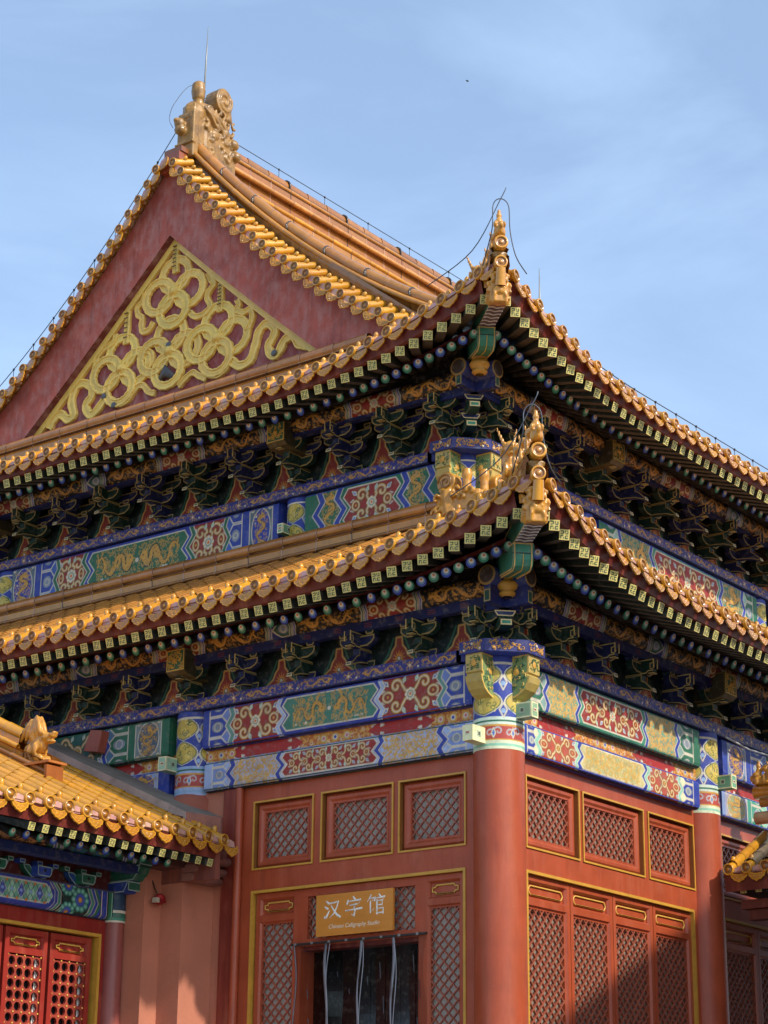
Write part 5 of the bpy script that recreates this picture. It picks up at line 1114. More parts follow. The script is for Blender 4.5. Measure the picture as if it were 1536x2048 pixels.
for sx in (-1, 1):
    ch.ball((cx + sx * .12, 1.98, 16.12), (.09, .10, .1), W1); ch.ball((cx + sx * .14, 2.2, 16.0), (.10, .12, .09), W1); ch.ball((cx + sx * .15, 2.26, 15.82), (.10, .10, .09), W1); ch.ball((cx + sx * .13, 1.72, 16.0), (.07, .12, .09), W1)
    for i in range(34):
        y_, z_, a0 = rnd.uniform(1.38, 2.2), rnd.uniform(15.7, 16.4), rnd.uniform(0, 6)
        ch.tube([(cx + sx * (.15 + .015 * rnd.random()), y_ + (.07 - .009 * j) * math.cos(a0 + j * .8), z_ + (.07 - .009 * j) * math.sin(a0 + j * .8)) for j in range(6)], .026, 6, W1, True, up=(1, 0, 0))
    for q in range(3): ch.tube([(cx + sx * .14, 1.42 + .1 * q, 16.36), (cx + sx * .175, 1.55 + .12 * q, 16.27), (cx + sx * .17, 1.7 + .12 * q, 16.13 + .02 * q), (cx + sx * .15, 1.82 + .1 * q, 16.1)], .034, 6, W1, True, up=(1, 0, 0))
    sgn = [(cx + sx * .135, 1.96 + (.19 - .0085 * j) * math.cos(-j * .5 + .5), 16.66 + (.19 - .0085 * j) * math.sin(-j * .5 + .5)) for j in range(20)]
    ch.tube(sgn, .024, 6, W1, True, up=(1, 0, 0))
    ch.tube([(cx + sx * .15, 1.27, z) for z in (15.5, 16.15)], .02, 6, W1)
rbox((cx - .10, 1.12, 16.1), (cx + .10, 1.18, 16.16)); rbox((cx - .19, 1.1, 15.66), (cx + .19, 1.2, 15.7))
blob(ch, 'ridge_end_ornament', ROOFS[1], .014, MTO)

# ------------------------------------------------------------------ side hall on the left, its roof seen from above the eave
SIDE = empty('side_hall', 'low side hall with an amber tiled roof, painted eaves and red lattice doors', 'side hall')
FA = Fr((-4.5, 0, 0), (0, 1, 0), (1, 0, 0), 1)
SR = empty('tiled_roof', parent=SIDE)
def sz(n): return 5.46 + .45 * (1.3 - n)
t_, r_, p_ = MB(), MB(), MB(); y = -.55; pv = None
while y > -6.2:
    put_unit(t_, colmat((0, 1, 0), (1, 0, 0), (0, 0, 1), FA.at(y, 1.3, 5.46)))
    ne = -2.0 if y < -.72 else .78
    half_row(r_, [FA.at(y, n, sz(n)) for n in (1.1, .2, -.9, ne) if n >= ne], .058, seg=.235)
    cur = [FA.at(y, n, sz(n) - .04) for n in np.linspace(1.28, ne, 14)]
    if pv: [p_.quad(pv[i], cur[i], cur[i + 1], pv[i + 1], jit(TILE2, .1)) for i in range(13)]
    pv = cur; y -= .257
t_.build('eave_tiles', SR, MT); r_.build('barrel_tile_courses', SR, MT); p_.build('pan_tile_bed', SR, MT)
# mortar capping between this roof and the tall hall
b = MB(); cp = [(-3.66, 5.70), (-3.66, 5.58), (-3.95, 5.62), (-6.9, 6.92), (-6.9, 7.1)]
P0 = [(-3.66, -.68, 5.60), (-3.66, -.06, 5.56)]
def capz(x): return sz(x + 4.5) + .13
for i in range(12):
    a, c = -3.66 - i * .27, -3.66 - (i + 1) * .27
    q = rnd.uniform(-.012, .012)
    b.quad((a, -.68, capz(a)), (c, -.68, capz(c)), (c, -.06, capz(c) + .03), (a, -.06, capz(a) + .03), jit(hx('#8d8478'), .12))
    b.quad((a, -.68, capz(a) - .14), (c, -.68, capz(c) - .14), (c, -.68, capz(c)), (a, -.68, capz(a)), jit(hx('#b59c8e'), .06))
b.quad((-3.66, -.68, capz(-3.66) - .2), (-3.66, -.06, capz(-3.66) - .2), (-3.66, -.06, capz(-3.66) + .03), (-3.66, -.68, capz(-3.66)), hx('#b07a6a'))
b.build('mortar_capping', SR, MMO)
# descending ridge with its maned beast
b = MB(); N_ = (0, -1, 0)
pth = rounded([(-7.2, -2.0, sz(-2.7)), (-4.36, -2.0, sz(.14))], .30)
prof = [(.14, -.02, .14, .05, TILE2), (.14, .05, .07, .09, TILED), (.07, .09, .075, .17, TILE2), (.075, .17, .10, .20, TILED), (-.1, 0, -.08, .26, TILED)]
seg_ridge(b, pth, N_, prof, roll=[(.15, .02, .026, TILE), (.10, .09, .03, TILED)])
seg_ridge(b, rounded([(-7.2, -2.0, sz(-2.7)), (-4.86, -2.0, sz(-.36))], .30), N_, [(.09, .2, .07, .3, TILE2)], roll=[(.09, .21, .03, TILE), (.0, .34, .075, TILE)])
b.box((-4.37, -2.14, sz(.14) + .0), (-4.33, -1.9, sz(.14) + .17), hx('#9c5a2c')); b.box((-4.9, -2.15, sz(.14) + .19), (-4.30, -1.88, sz(.14) + .215), hx('#b5703a'))
for i in range(26): 
    x = rnd.uniform(-4.85, -4.38); a0 = rnd.uniform(0, 6); z = sz(x + 4.5) + rnd.uniform(.07, .16)
    b.tube([(x + .03 * math.cos(a0 + j), -2.085, z + .03 * math.sin(a0 + j)) for j in range(5)], .012, 5, TILED, False, up=(0, 1, 0))
dr = b.build('descending_ridge', SR, MT)
blob(beast_mb('mane', Matrix.Translation((-4.66, -2.0, sz(.02) + .16)) @ Matrix.Scale(1.0, 4)), 'ridge_beast', SR, .011)
# eave timbers
EA = MB(); SB = MB(); i = 0; y = -.66
while y > -6.2:
    E1, E0 = FA.at(y, 1.2, 5.215), FA.at(y, .6, 5.40); F1, F0 = FA.at(y - .0, .93, 5.185), FA.at(y, .0, 5.62)
    if y > -3.4 and y < -.6:
        q = MB(); square_rafter(q, E0, E1, .04); q.build('square_rafter', SIDE, MP)
        if y < -1.0: q = MB(); round_rafter(q, F0, F1, .045, i); q.build('round_rafter', SIDE, MP)
    y -= .185; i += 1
b = MB(); b.T = FA.T
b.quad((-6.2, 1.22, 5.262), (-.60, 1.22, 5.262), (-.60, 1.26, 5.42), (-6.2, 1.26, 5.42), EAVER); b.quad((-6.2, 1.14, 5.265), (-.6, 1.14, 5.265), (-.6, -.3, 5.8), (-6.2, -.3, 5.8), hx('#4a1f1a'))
b.box((-.6, -.2, 5.05), (-.52, 1.22, 5.38), hx('#7a463c'))
b.build('eave_board', SIDE, ML)
b = MB(); b.tube([(-4.1, -6.2, 5.31), (-4.1, -.95, 5.31)], .1, 14, hx('#2a3f5a')); b.box((-4.17, -6.2, 5.12), (-4.03, -.95, 5.205), hx('#1d2f66')); o = b.build('purlin', SIDE, MP)
cv = Canvas(5.2, .26, .009, hx('#1b1a1c')); x = 0
for ln, kd in ((2.3, 'f'), (1.55, 'f'), (.22, 'g'), (.75, 'r'), (.38, 'g')):
    if kd == 'f':
        cv.rect(x, x + ln, 0, .26, hx('#1f4a3c')); cv.rect(x + .04, x + ln - .04, .03, .23, hx('#201c1c'))
        for _ in range(int(ln * 60)): a, c = x + nrs.uniform(.1, ln - .1), nrs.uniform(.05, .21); cv.curl(a, c, .035, nrs.uniform(0, 6), .7, .018, hx('#b87a44'))
    elif kd == 'g':
        cv.rect(x, x + ln, 0, .26, hx('#1f5a48')); cv.band(x + ln * .3, .02, .04, BL); cv.band(x + ln * .7, .02, .03, BL)
    else:
        cv.rect(x, x + ln, 0, .26, hx('#1c2240'))
        for a in (.18, .5): cv.flower(x + a, .13, .12, (hx('#244a6a'), hx('#2a6a5a'), BL, hx('#c8923e')))
    x += ln
painted('painted_purlin_face', o, cv, lambda X, Y: np.c_[-4.1 + .103 * np.cos(Y / .103 - 1.7), -6.15 + X, 5.31 + .103 * np.sin(Y / .103 - 1.7)])
for j in range(7):
    y = -1.51 - j * .635; ca, cb = (hx('#1e5a46'), hx('#2a45a0')) if j % 2 else (hx('#22488a'), hx('#1f6048'))
    q = MB(); q.T = FA.T; g_ = hx('#8fa6a0')
    for sx in (-1, 1):
        pl = [(y + sx * .05, 4.95), (y + sx * .10, 4.95), (y + sx * .19, 5.02), (y + sx * .215, 5.07), (y + sx * .13, 5.07), (y + sx * .07, 5.02)]
        q.extr(pl, (0, .08, 0), (1, 0, 0), (0, 0, 1), (0, 1, 0), .07, ca, g_, .01)
        q.extr([(y + sx * .235 - .035, 5.075), (y + sx * .235 + .035, 5.075), (y + sx * .235 + .04, 5.118), (y + sx * .235 - .04, 5.118)], (0, .07, 0), (1, 0, 0), (0, 0, 1), (0, 1, 0), .09, cb, g_, .01)
    q.extr([(y - .08, 4.955), (y + .075, 4.955), (y + .1, 4.99), (y + .1, 5.06), (y - .1, 5.06), (y - .1, 4.97)], (0, .05, 0), (1, 0, 0), (0, 0, 1), (0, 1, 0), .2, cb, g_, .012)
    q.box((y - .016, .25, 5.0), (y + .016, .2535, 5.03), DK)
    q.extr([(y - .035, 5.075), (y + .035, 5.075), (y + .04, 5.118), (y - .04, 5.118)], (0, .07, 0), (1, 0, 0), (0, 0, 1), (0, 1, 0), .1, cb, g_, .01)
    q.build('bracket_set', SIDE, MP)
b = MB(); b.T = FA.T; b.box((-6.2, -.1, 4.93), (-1.0, .06, 5.3), hx('#5a1f1a')); b.build('bracket_board', SIDE, MP)
# painted beam with rosettes
H = .285; cv = Canvas(4.2, H, .006, BL); W = cv.W
def cx_(yw): return yw + 5.2
cv.rect(0, cx_(-1.93), 0, H, BL); pn = [(cx_(-5.2), .055), (cx_(-2.02), .055), (cx_(-1.95), .10), (cx_(-1.95), H - .09), (cx_(-2.02), H - .03), (cx_(-5.2), H - .03)]
cv.poly(pn, hx('#6aa58c'), WH, .012)
x = cx_(-5.2) + .05; j = 0
while x < cx_(-2.0):
    cv.poly([(x, .14), (x + .055, .065), (x + .11, .14), (x + .055, .24)], hx('#4a5fb0') if j % 2 else PG, WH, .006); cv.line([(x, .06), (x + .11, .235)], .007, DK); cv.line([(x, .235), (x + .11, .06)], .007, DK)
    cv.disc(x + .055, .15, .018, hx('#8fa6dd')); cv.disc(x + .11, .235, .016, OR); cv.disc(x, .062, .016, OR); x += .13; j += 1
for k, c in enumerate((BL, hx('#3f8a72'), DK, GR)):
    x0 = cx_(-1.90 + .045 * k); cv.line([(x0 - .05, 0), (x0 + .03, H * .3), (x0 + .03, H * .7), (x0 - .05, H)], .04, c); cv.line([(x0 - .07, 0), (x0 + .01, H * .3), (x0 + .01, H * .7), (x0 - .07, H)], .007, WH)
cv.rect(cx_(-1.77), cx_(-1.40), 0, H, hx('#16342f'))
def rosette(x, y, r):
    for q in range(10): a = q * .628; cv.disc(x + r * .78 * math.cos(a), y + r * .78 * math.sin(a), r * .27, hx('#3f8f7c') if q % 1 == 0 else BL); cv.disc(x + r * .78 * math.cos(a), y + r * .78 * math.sin(a), r * .15, hx('#8cc0ac')); 
    cv.disc(x, y, r * .55, DK)
    for q in range(8): a = q * .785; cv.disc(x + r * .4 * math.cos(a), y + r * .4 * math.sin(a), r * .17, hx('#4458b4'))
    cv.disc(x, y, r * .22, hx('#d99a3c'))
rosette(cx_(-1.52), .15, .125); rosette(cx_(-1.70), -.0, .11); rosette(cx_(-1.70), H, .11)
for k, c in enumerate((hx('#3f8a72'), BL, GR)):
    x0 = cx_(-1.36 + .05 * k); cv.line([(x0 - .04, 0), (x0 + .03, H * .5), (x0 - .04, H)], .042, c); cv.line([(x0 - .06, 0), (x0 + .01, H * .5), (x0 - .06, H)], .007, WH)
cv.rect(cx_(-1.22), cx_(-1.0), 0, H, DK); cv.rect(cx_(-1.20), cx_(-1.12), 0, H, BL); cv.rect(cx_(-1.205), cx_(-1.195), 0, H, WH); cv.rect(cx_(-1.125), cx_(-1.115), 0, H, WH); cv.rect(cx_(-1.10), cx_(-1.045), 0, H, GR); cv.rect(cx_(-1.05), cx_(-1.04), 0, H, PG)
o = painted('painted_beam', SIDE, cv, lambda X, Y: FA.arr(-5.2 + X, .15 - .04 * np.clip(1 - Y / .04, 0, 1) ** 2, 4.645 + Y))
b = MB(); b.T = FA.T; b.box((-6.2, -.2, 4.64), (-1.0, .10, 4.932), hx('#1a3550')); b.box((-6.2, -.1, 4.93), (-1.0, .16, 4.945), hx('#4a4f6a')); b.build('beam_core', o, MP)
# column, corner bracket stack
b = MB(); b.lathe((-4.42, -.93, 0), (0, 0, 1), [(.125, 0), (.115, 3), (.11, 4.62)], 24, hx('#8a4a45')); o = b.build('pillar', SIDE, ML)
b = MB(); b.lathe((-4.42, -.93, 0), (0, 0, 1), [(.118, 4.62), (.12, 4.64), (.12, 4.67), (.12, 4.72), (.12, 4.75), (.115, 4.93)], 24, [WH, hx('#3f8a72'), hx('#2a6a58'), WH, hx('#1f3f5a')]); b.build('painted_head', o, MP)
b = MB(); b.T = FA.T; g_ = hx('#9fb0aa')
b.extr([(-.02, 4.93), (.30, 4.93), (.34, 5.0), (.36, 5.05), (-.02, 5.05)], (-1.03, 0, 0), (0, 1, 0), (0, 0, 1), (1, 0, 0), .2, hx('#26408f'), g_, .012, back=True)
b.extr([(-.02, 5.055), (.40, 5.055), (.47, 5.13), (.50, 5.19), (-.02, 5.19)], (-1.0, 0, 0), (0, 1, 0), (0, 0, 1), (1, 0, 0), .16, hx('#1f5c48'), g_, .012, back=True)
b.extr([(-.02, 5.195), (.52, 5.195), (.52, 5.42), (-.02, 5.42)], (-1.02, 0, 0), (0, 1, 0), (0, 0, 1), (1, 0, 0), .18, hx('#1c4a3c'), g_, .012, back=True)
for a, z0, z1 in ((.36, 4.945, 5.045), (.522, 5.21, 5.41)): b.extr([(-1.03, z0), (-.83, z0), (-.83, z1), (-1.03, z1)], (0, a, 0), (1, 0, 0), (0, 0, 1), (0, 1, 0), .004, hx('#22604c'), g_, .012)
b.build('corner_bracket', SIDE, MP)
# doors
b = MB(); b.T = FA.T; RD2 = hx('#8d241d')
b.box((-6.2, -.12, 4.49), (-1.02, .06, 4.638), RD2); b.box((-1.10, -.12, 0), (-1.02, .06, 4.488), RD2); b.box((-1.018, -.2, 0), (-.83, .03, 4.6), RD2); o = b.build('door_surround', SIDE, ML)
g = MB(); g.T = FA.T; g.box((-6.2, -.06, 4.455), (-1.10, .075, 4.489), GOLDT); g.box((-1.135, -.06, 0), (-1.1, .075, 4.454), GOLDT); g.build('gilt_trim', o, MGO)
def side_leaf(y0, y1, zt=4.435):
    c = hx('#942c22'); q = MB(); q.T = FA.T
    q.box((y0, -.06, .4), (y0 + .06, .02, zt), c); q.box((y1 - .06, -.06, .4), (y1, .02, zt), c)
    for za, zb in ((zt - .06, zt), (zt - .26, zt - .20), (1.2, 1.3)): q.box((y0 + .06, -.06, za), (y1 - .06, .018, zb), c)
    q.quad((y0 + .06, -.015, zt - .2), (y1 - .06, -.015, zt - .2), (y1 - .06, -.015, zt - .06), (y0 + .06, -.015, zt - .06), c)
    ringprof(q, y0 + .06, y1 - .06, zt - .2, zt - .06, [(0, .018), (.015, -.014)], c)
    o = q.build('door_leaf', SIDE, ML)
    q = MB(); q.T = FA.T; plaque(q, y0 + .10, y1 - .10, zt - .165, zt - .095, .0, False); q.build('gilt_plaque', o, MGO)
    q = MB(); q.T = FA.T; kn = MB(); kn.T = FA.T; u0, u1, z1, z0 = y0 + .07, y1 - .07, zt - .275, 2.2; nx = 4; dw = (u1 - u0) / nx; nz = int((z1 - z0) / dw); cL = hx('#9a3e30')
    for i in range(nx):
        for j in range(nz):
            cx, cz = u0 + (i + .5) * dw, z1 - (j + .5) * dw; h = dw / 2; rr = h * .80; K = 12
            out_ = []; inn = []; ib = []
            for a in range(K):
                t = 6.28318 * a / K + .2618; ct, st_ = math.cos(t), math.sin(t); m_ = max(abs(ct), abs(st_)); out_.append((cx + h * ct / m_, .0, cz + h * st_ / m_)); inn.append((cx + rr * ct, .0, cz + rr * st_)); ib.append((cx + rr * ct, -.03, cz + rr * st_))
            for a in range(K): e_ = (a + 1) % K; q.quad(out_[a], out_[e_], inn[e_], inn[a], cL); q.quad(inn[a], inn[e_], ib[e_], ib[a], hx('#8a2e26'))
    for i in range(nx + 1):
        for j in range(nz + 1): q.ball((u0 + i * dw, .004, z1 - j * dw), (.011, .009, .011), hx('#e0b552'), n=6, k=4, m=1)
    q.build('lattice', o, [ML, MGO])
    q = MB(); q.T = FA.T; q.quad((y0 + .05, -.065, 1.2), (y1 - .06 - dw * .42, -.065, 1.2), (y1 - .06 - dw * .42, -.065, zt - .2), (y0 + .05, -.065, zt - .2), hx('#14161a')); q.quad((y1 - .055 - dw * .42, -.05, 1.2), (y1 - .05, -.05, 1.2), (y1 - .05, -.05, zt - .2), (y1 - .055 - dw * .42, -.05, zt - .2), hx('#d9d6cf')); q.build('glass_backing', o, MPA)
for i in range(4): side_leaf(-1.785 - .635 * i, -1.19 - .635 * i)
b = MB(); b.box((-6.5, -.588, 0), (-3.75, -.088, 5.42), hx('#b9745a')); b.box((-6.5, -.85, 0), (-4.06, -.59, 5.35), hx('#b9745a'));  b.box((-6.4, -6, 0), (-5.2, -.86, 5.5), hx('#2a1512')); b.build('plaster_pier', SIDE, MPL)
b = MB()
b.box((-4.2, -.84, 5.2), (-3.7, -.1, 5.75), hx('#5a2e26')); b.box((-3.76, -.597, 5.27), (-3.53, -.14, 5.43), hx('#6a3a30'))
for z, x1, r in ((5.30, -3.50, .04), (5.19, -3.56, .04), (5.10, -3.62, .04)): b.box((-3.745, -.605 - z * .003, z - .042), (x1, -.13, z + .042), hx('#8d5c50')); b.tube([(x1, -.602 - z * .003, z), (x1, -.13, z)], r, 8, hx('#8d5c50'))
b.build('moulded_corbel', SIDE, MPL)
b = MB(); b.box((-9.5, -6.3, 0), (-4.3, -.87, .45), hx('#9a958a')); b.build('stone_platform', SIDE, MST)

# small alarm lamp on its cable under that eave
b = MB(); LP = Vector((-3.98, -.70, 4.88)); b.lathe(LP, (.8, -.5, -.35), [(0, -.05), (.035, -.045), (.06, 0), (.062, .03), (.03, .035), (0, .036)], 14, [hx('#a01f22')] * 5)
b.tube([LP, LP + Vector((-.05, -.02, .1)), LP + Vector((-.12, -.05, .30)), LP + Vector((-.12, -.05, .5))], .008, 5, hx('#2a1a18'))
b.box(LP + Vector((-.01, -.10, -.05)), LP + Vector((.05, -.05, .0)), WH); b.box(LP + Vector((-.06, -.04, -.05)), LP + Vector((.08, .02, -.02)), hx('#8d1c20'))
tag(b.build('alarm_lamp', None, MM), 'small red and white alarm lamp hanging on a cable before the plaster pier', 'alarm lamp')

# ------------------------------------------------------------------ gatehouse at the right edge, and an unseen roofed gallery added beyond the frame to shade the hall
GATE = empty('gatehouse', 'small gatehouse with a grey and amber tiled roof curving up at the right edge', 'gatehouse'); GATE.location = (2, 4.6, 0)
def gput(o): return o
GT = MB(); GR_ = MB(); GP = MB()
def gz(d): return 5.43 + .50 * d + .05 * d * d
pv = None
for i in range(16):
    u = .43 + i * .232; cu = rnd.random() < .5
    put_unit(GT, colmat((1, 0, 0), (0, -1, 0), (0, 0, 1), (u, 3.96, 5.43)))
    half_row(GR_, [(u, 3.96 + .12 + d, gz(d + .12)) for d in np.linspace(0, .85, 7)], .06, .24, TILE if i % 3 == 0 else hx('#8d7f66'))
    cur = [(u, 3.98 + d, gz(d) - .04) for d in np.linspace(0, .98, 8)]
    if pv: [GP.quad(pv[j], cur[j], cur[j + 1], pv[j + 1], hx('#7d6f58')) for j in range(7)]
    pv = cur
gr = link(bpy.data.objects.new('tiled_roof', None), GATE); gr.matrix_parent_inverse = Matrix.Translation((-2, -4.6, 0))
for mb_, nm in ((GT, 'eave_tiles'), (GR_, 'barrel_tile_courses'), (GP, 'pan_tile_bed')): mb_.build(nm, gr, MT)
b = MB(); b.tube([(.34, 4.9, 6.47), (2, 4.9, 6.45), (4.2, 4.9, 6.45)], .085, 10, TILE); b.tube([(.46, 4.80, 6.32), (4.2, 4.80, 6.32)], .055, 8, TILE2); b.box((.56, 4.84, 5.7), (4.2, 5.02, 6.4), hx('#5a4028'))
b.tube([(.44, 4.70, 6.12), (4.2, 4.70, 6.12)], .075, 10, hx('#c9b593')); b.build('ridge', gr, MT)
for q, x in (('small', .52), ('immortal', .40)): blob(beast_mb(q, Matrix.Translation((x, 4.9, 6.545)) @ Matrix.Rotation(math.pi, 4, 'Z') @ Matrix.Scale(1.0, 4)), 'ridge_beast', gr, .010)
def gbuild(mb_, nm, mt):
    o = mb_.build(nm, GATE, mt); o.matrix_parent_inverse = Matrix.Translation((-2, -4.6, 0)); return o
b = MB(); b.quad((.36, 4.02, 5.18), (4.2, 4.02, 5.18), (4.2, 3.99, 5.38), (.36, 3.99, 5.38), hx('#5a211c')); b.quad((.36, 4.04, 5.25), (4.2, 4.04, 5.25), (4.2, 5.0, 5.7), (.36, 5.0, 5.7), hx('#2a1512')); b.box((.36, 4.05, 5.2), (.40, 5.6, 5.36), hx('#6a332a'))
for i in range(8): b.box((.44 + i * .02, 4.3 + i * .0, 5.05 + 0), (.441 + i * .02, 4.301, 5.051), EAVER)
b.box((.40, 4.30, 5.02), (4.2, 4.52, 5.12), hx('#6a332a')); b.box((.46, 4.36, 4.90), (4.2, 4.50, 5.015), hx('#5a2a22')); gbuild(b, 'eave_board', ML)
for i in range(12):
    q = MB(); square_rafter(q, Vector((.55 + i * .19, 4.5, 5.33)), Vector((.55 + i * .19, 4.08, 5.20)), .038); gbuild(q, 'square_rafter', MP)
b = MB(); b.box((1.35, 4.45, 0), (1.6, 9.0, 5.3), hx('#6d2a20')); b.box((.37, 4.55, 5.38), (4.2, 9.0, 5.5), hx('#2a1512')); b.box((1.6, 4.45, 0), (4.2, 4.95, 5.0), hx('#7d2c22')); b.box((1.5, 4.9, 5.0), (4.2, 5.1, 6.1), hx('#7d2c22')); gbuild(b, 'gate_shade_wall', ML)  # side wall and roof slab added out of view to darken the second bay
SHADE_BLD = empty('unseen_shadow_building', 'unseen gable roofed gallery closing the courtyard on its sunny side', 'building'); SHADE_BLD.location = (11, 2, 0)  # added out of view to throw the sloping shadow onto the doors
b = MB(); b.extr([(-2.2, 0), (9.5, 0), (9.5, 9.9), (4.7, 12.22), (-2.2, 8.92)], (9.3, 0, 0), (0, 1, 0), (0, 0, 1), (1, 0, 0), 3.4, hx('#9c4a3c'), back=True); o = b.build('wall', SHADE_BLD, MPL); o.matrix_parent_inverse = Matrix.Translation((-11, -2, 0))
b = MB()
for i in range(18):
    x = 9.0 + i * .26; half_row(b, [(x, 4.7, 12.36), (x, 1.2, 10.70), (x, -2.6, 8.88)], .06); half_row(b, [(x, 4.7, 12.36), (x, 10, 9.85)], .06)
b.quad((8.95, 4.7, 12.31), (13.5, 4.7, 12.31), (13.5, -2.6, 8.84), (8.95, -2.6, 8.84), TILE2); b.quad((8.95, 4.7, 12.31), (13.5, 4.7, 12.31), (13.5, 10, 9.81), (8.95, 10, 9.81), TILE2); b.tube([(8.95, 4.7, 12.42), (13.5, 4.7, 12.42)], .12, 10, TILE)
o = b.build('tiled_roof', SHADE_BLD, MT); o.matrix_parent_inverse = Matrix.Translation((-11, -2, 0))

# ------------------------------------------------------------------ sign board over the door
b = MB(); b.T = FL.T; b.box((-2.275, .07, 4.415), (-1.262, .10, 4.845), hx('#d48a36')); SGN = b.build('sign_board', None, MW)
tag(SGN, 'varnished wooden sign board with white calligraphy reading 汉字馆 over the doorway', 'sign')
ST = {0: [[(.12, .9, .05), (.27, .78, .1)], [(.04, .62, .05), (.2, .52, .1)], [(.03, .08, .1), (.13, .1, .1), (.32, .42, .03)], [(.40, .78, .07), (.62, .8, .06), (.86, .84, .07), (.78, .58, .06), (.62, .28, .06), (.36, .06, .03)], [(.44, .64, .05), (.62, .38, .07), (.78, .18, .1), (.98, .06, .09)]],
      1: [[(.46, 1.0, .05), (.55, .88, .1)], [(.16, .84, .06), (.11, .66, .08)], [(.15, .77, .06), (.5, .8, .05), (.88, .82, .08), (.80, .66, .04)], [(.28, .58, .05), (.68, .62, .07), (.52, .46, .05)], [(.52, .47, .05), (.57, .26, .07), (.52, .05, .08), (.38, .12, .03)], [(.04, .33, .06), (.5, .36, .05), (.97, .39, .08)]],
      2: [[(.22, .98, .06), (.14, .82, .05), (.03, .68, .03)], [(.17, .82, .05), (.38, .84, .06), (.31, .70, .03)], [(.2, .68, .06), (.2, .12, .07), (.38, .28, .03)], [(.68, 1.0, .05), (.74, .9, .09)], [(.46, .86, .05), (.43, .70, .08)], [(.47, .82, .05), (.7, .83, .05), (.97, .86, .08), (.9, .72, .03)], [(.56, .70, .07), (.56, .03, .07)], [(.56, .67, .05), (.86, .69, .06), (.84, .46, .06)], [(.56, .46, .05), (.85, .47, .05)], [(.56, .29, .05), (.91, .30, .06), (.90, .04, .07)], [(.56, .07, .05), (.90, .08, .05)]]}
b = MB(); b.T = FL.T
for ci, (u0, sx) in enumerate(((-2.165, .215), (-1.885, .225), (-1.60, .235))):
    for st_ in ST[ci]:
        pts = [(u0 + x * sx, .1, 4.59 + y * .205) for x, y, w_ in st_]
        b.tube(pts, [w_ * .145 for x, y, w_ in st_], 8, hx('#f0ece0'), True, up=(0, 1, 0), flat=.12)
        for p, (x, y, w_) in zip(pts, st_): b.lathe(p, (0, 1, 0), [(w_ * .145, 0), (w_ * .145, .0015), (0, .0017)], 8, hx('#f0ece0'))
b.build('calligraphy', SGN, MP)
fc = bpy.data.curves.new('small_lettering', 'FONT'); fc.body = 'Chinese Calligraphy Studio'; fc.size = .062; fc.shear = .25; fc.extrude = .0008; fc.align_x = 'CENTER'; fc.materials.append(mat('pale_letter_paint', .6, 0, fixed=hx('#e9dcc0')))
fo = link(bpy.data.objects.new('small_lettering_curve', fc)); dg_ = bpy.context.evaluated_depsgraph_get(); lm = bpy.data.meshes.new_from_object(fo.evaluated_get(dg_)); bpy.data.objects.remove(fo)
if not lm.materials: lm.materials.append(fc.materials[0])
fo = link(bpy.data.objects.new('small_lettering', lm), SGN); fo.matrix_world = Matrix(((1, 0, 0, -1.77), (0, 0, -1, -.1012), (0, 1, 0, 4.488), (0, 0, 0, 1)))
# plastic strip curtain in the doorway
CUR = empty('strip_curtain', 'clear plastic strip curtain hanging in the dark doorway below the wooden sign', 'strip curtain'); CUR.location = (-1.75, -.05, 4.3); CI = Matrix.Translation((1.75, .05, -4.3))
b = MB(); b.T = FL.T; b.box((-2.64, .032, 4.352), (-.87, .062, 4.372), hx('#3a3836'))
for i in range(8): b.box((-2.6 + i * .23, .062, 4.35), (-2.57 + i * .23, .07, 4.375), hx('#8d8c88'))
o = b.build('curtain_rail', CUR, MM); o.matrix_parent_inverse = CI
MPLS = bpy.data.materials.new('clear_plastic'); MPLS.use_nodes = True; tp = MPLS.node_tree; tp.nodes.clear()
o_ = tp.nodes.new('ShaderNodeOutputMaterial'); ms = tp.nodes.new('ShaderNodeMixShader'); tr = tp.nodes.new('ShaderNodeBsdfTransparent'); tr.inputs[0].default_value = (.8, .8, .8, 1); gl = tp.nodes.new('ShaderNodeBsdfGlossy'); gl.inputs['Roughness'].default_value = .12; gl.inputs[0].default_value = (.8, .82, .85, 1)
ms.inputs[0].default_value = .035; tp.links.new(tr.outputs[0], ms.inputs[1]); tp.links.new(gl.outputs[0], ms.inputs[2]); tp.links.new(ms.outputs[0], o_.inputs[0])
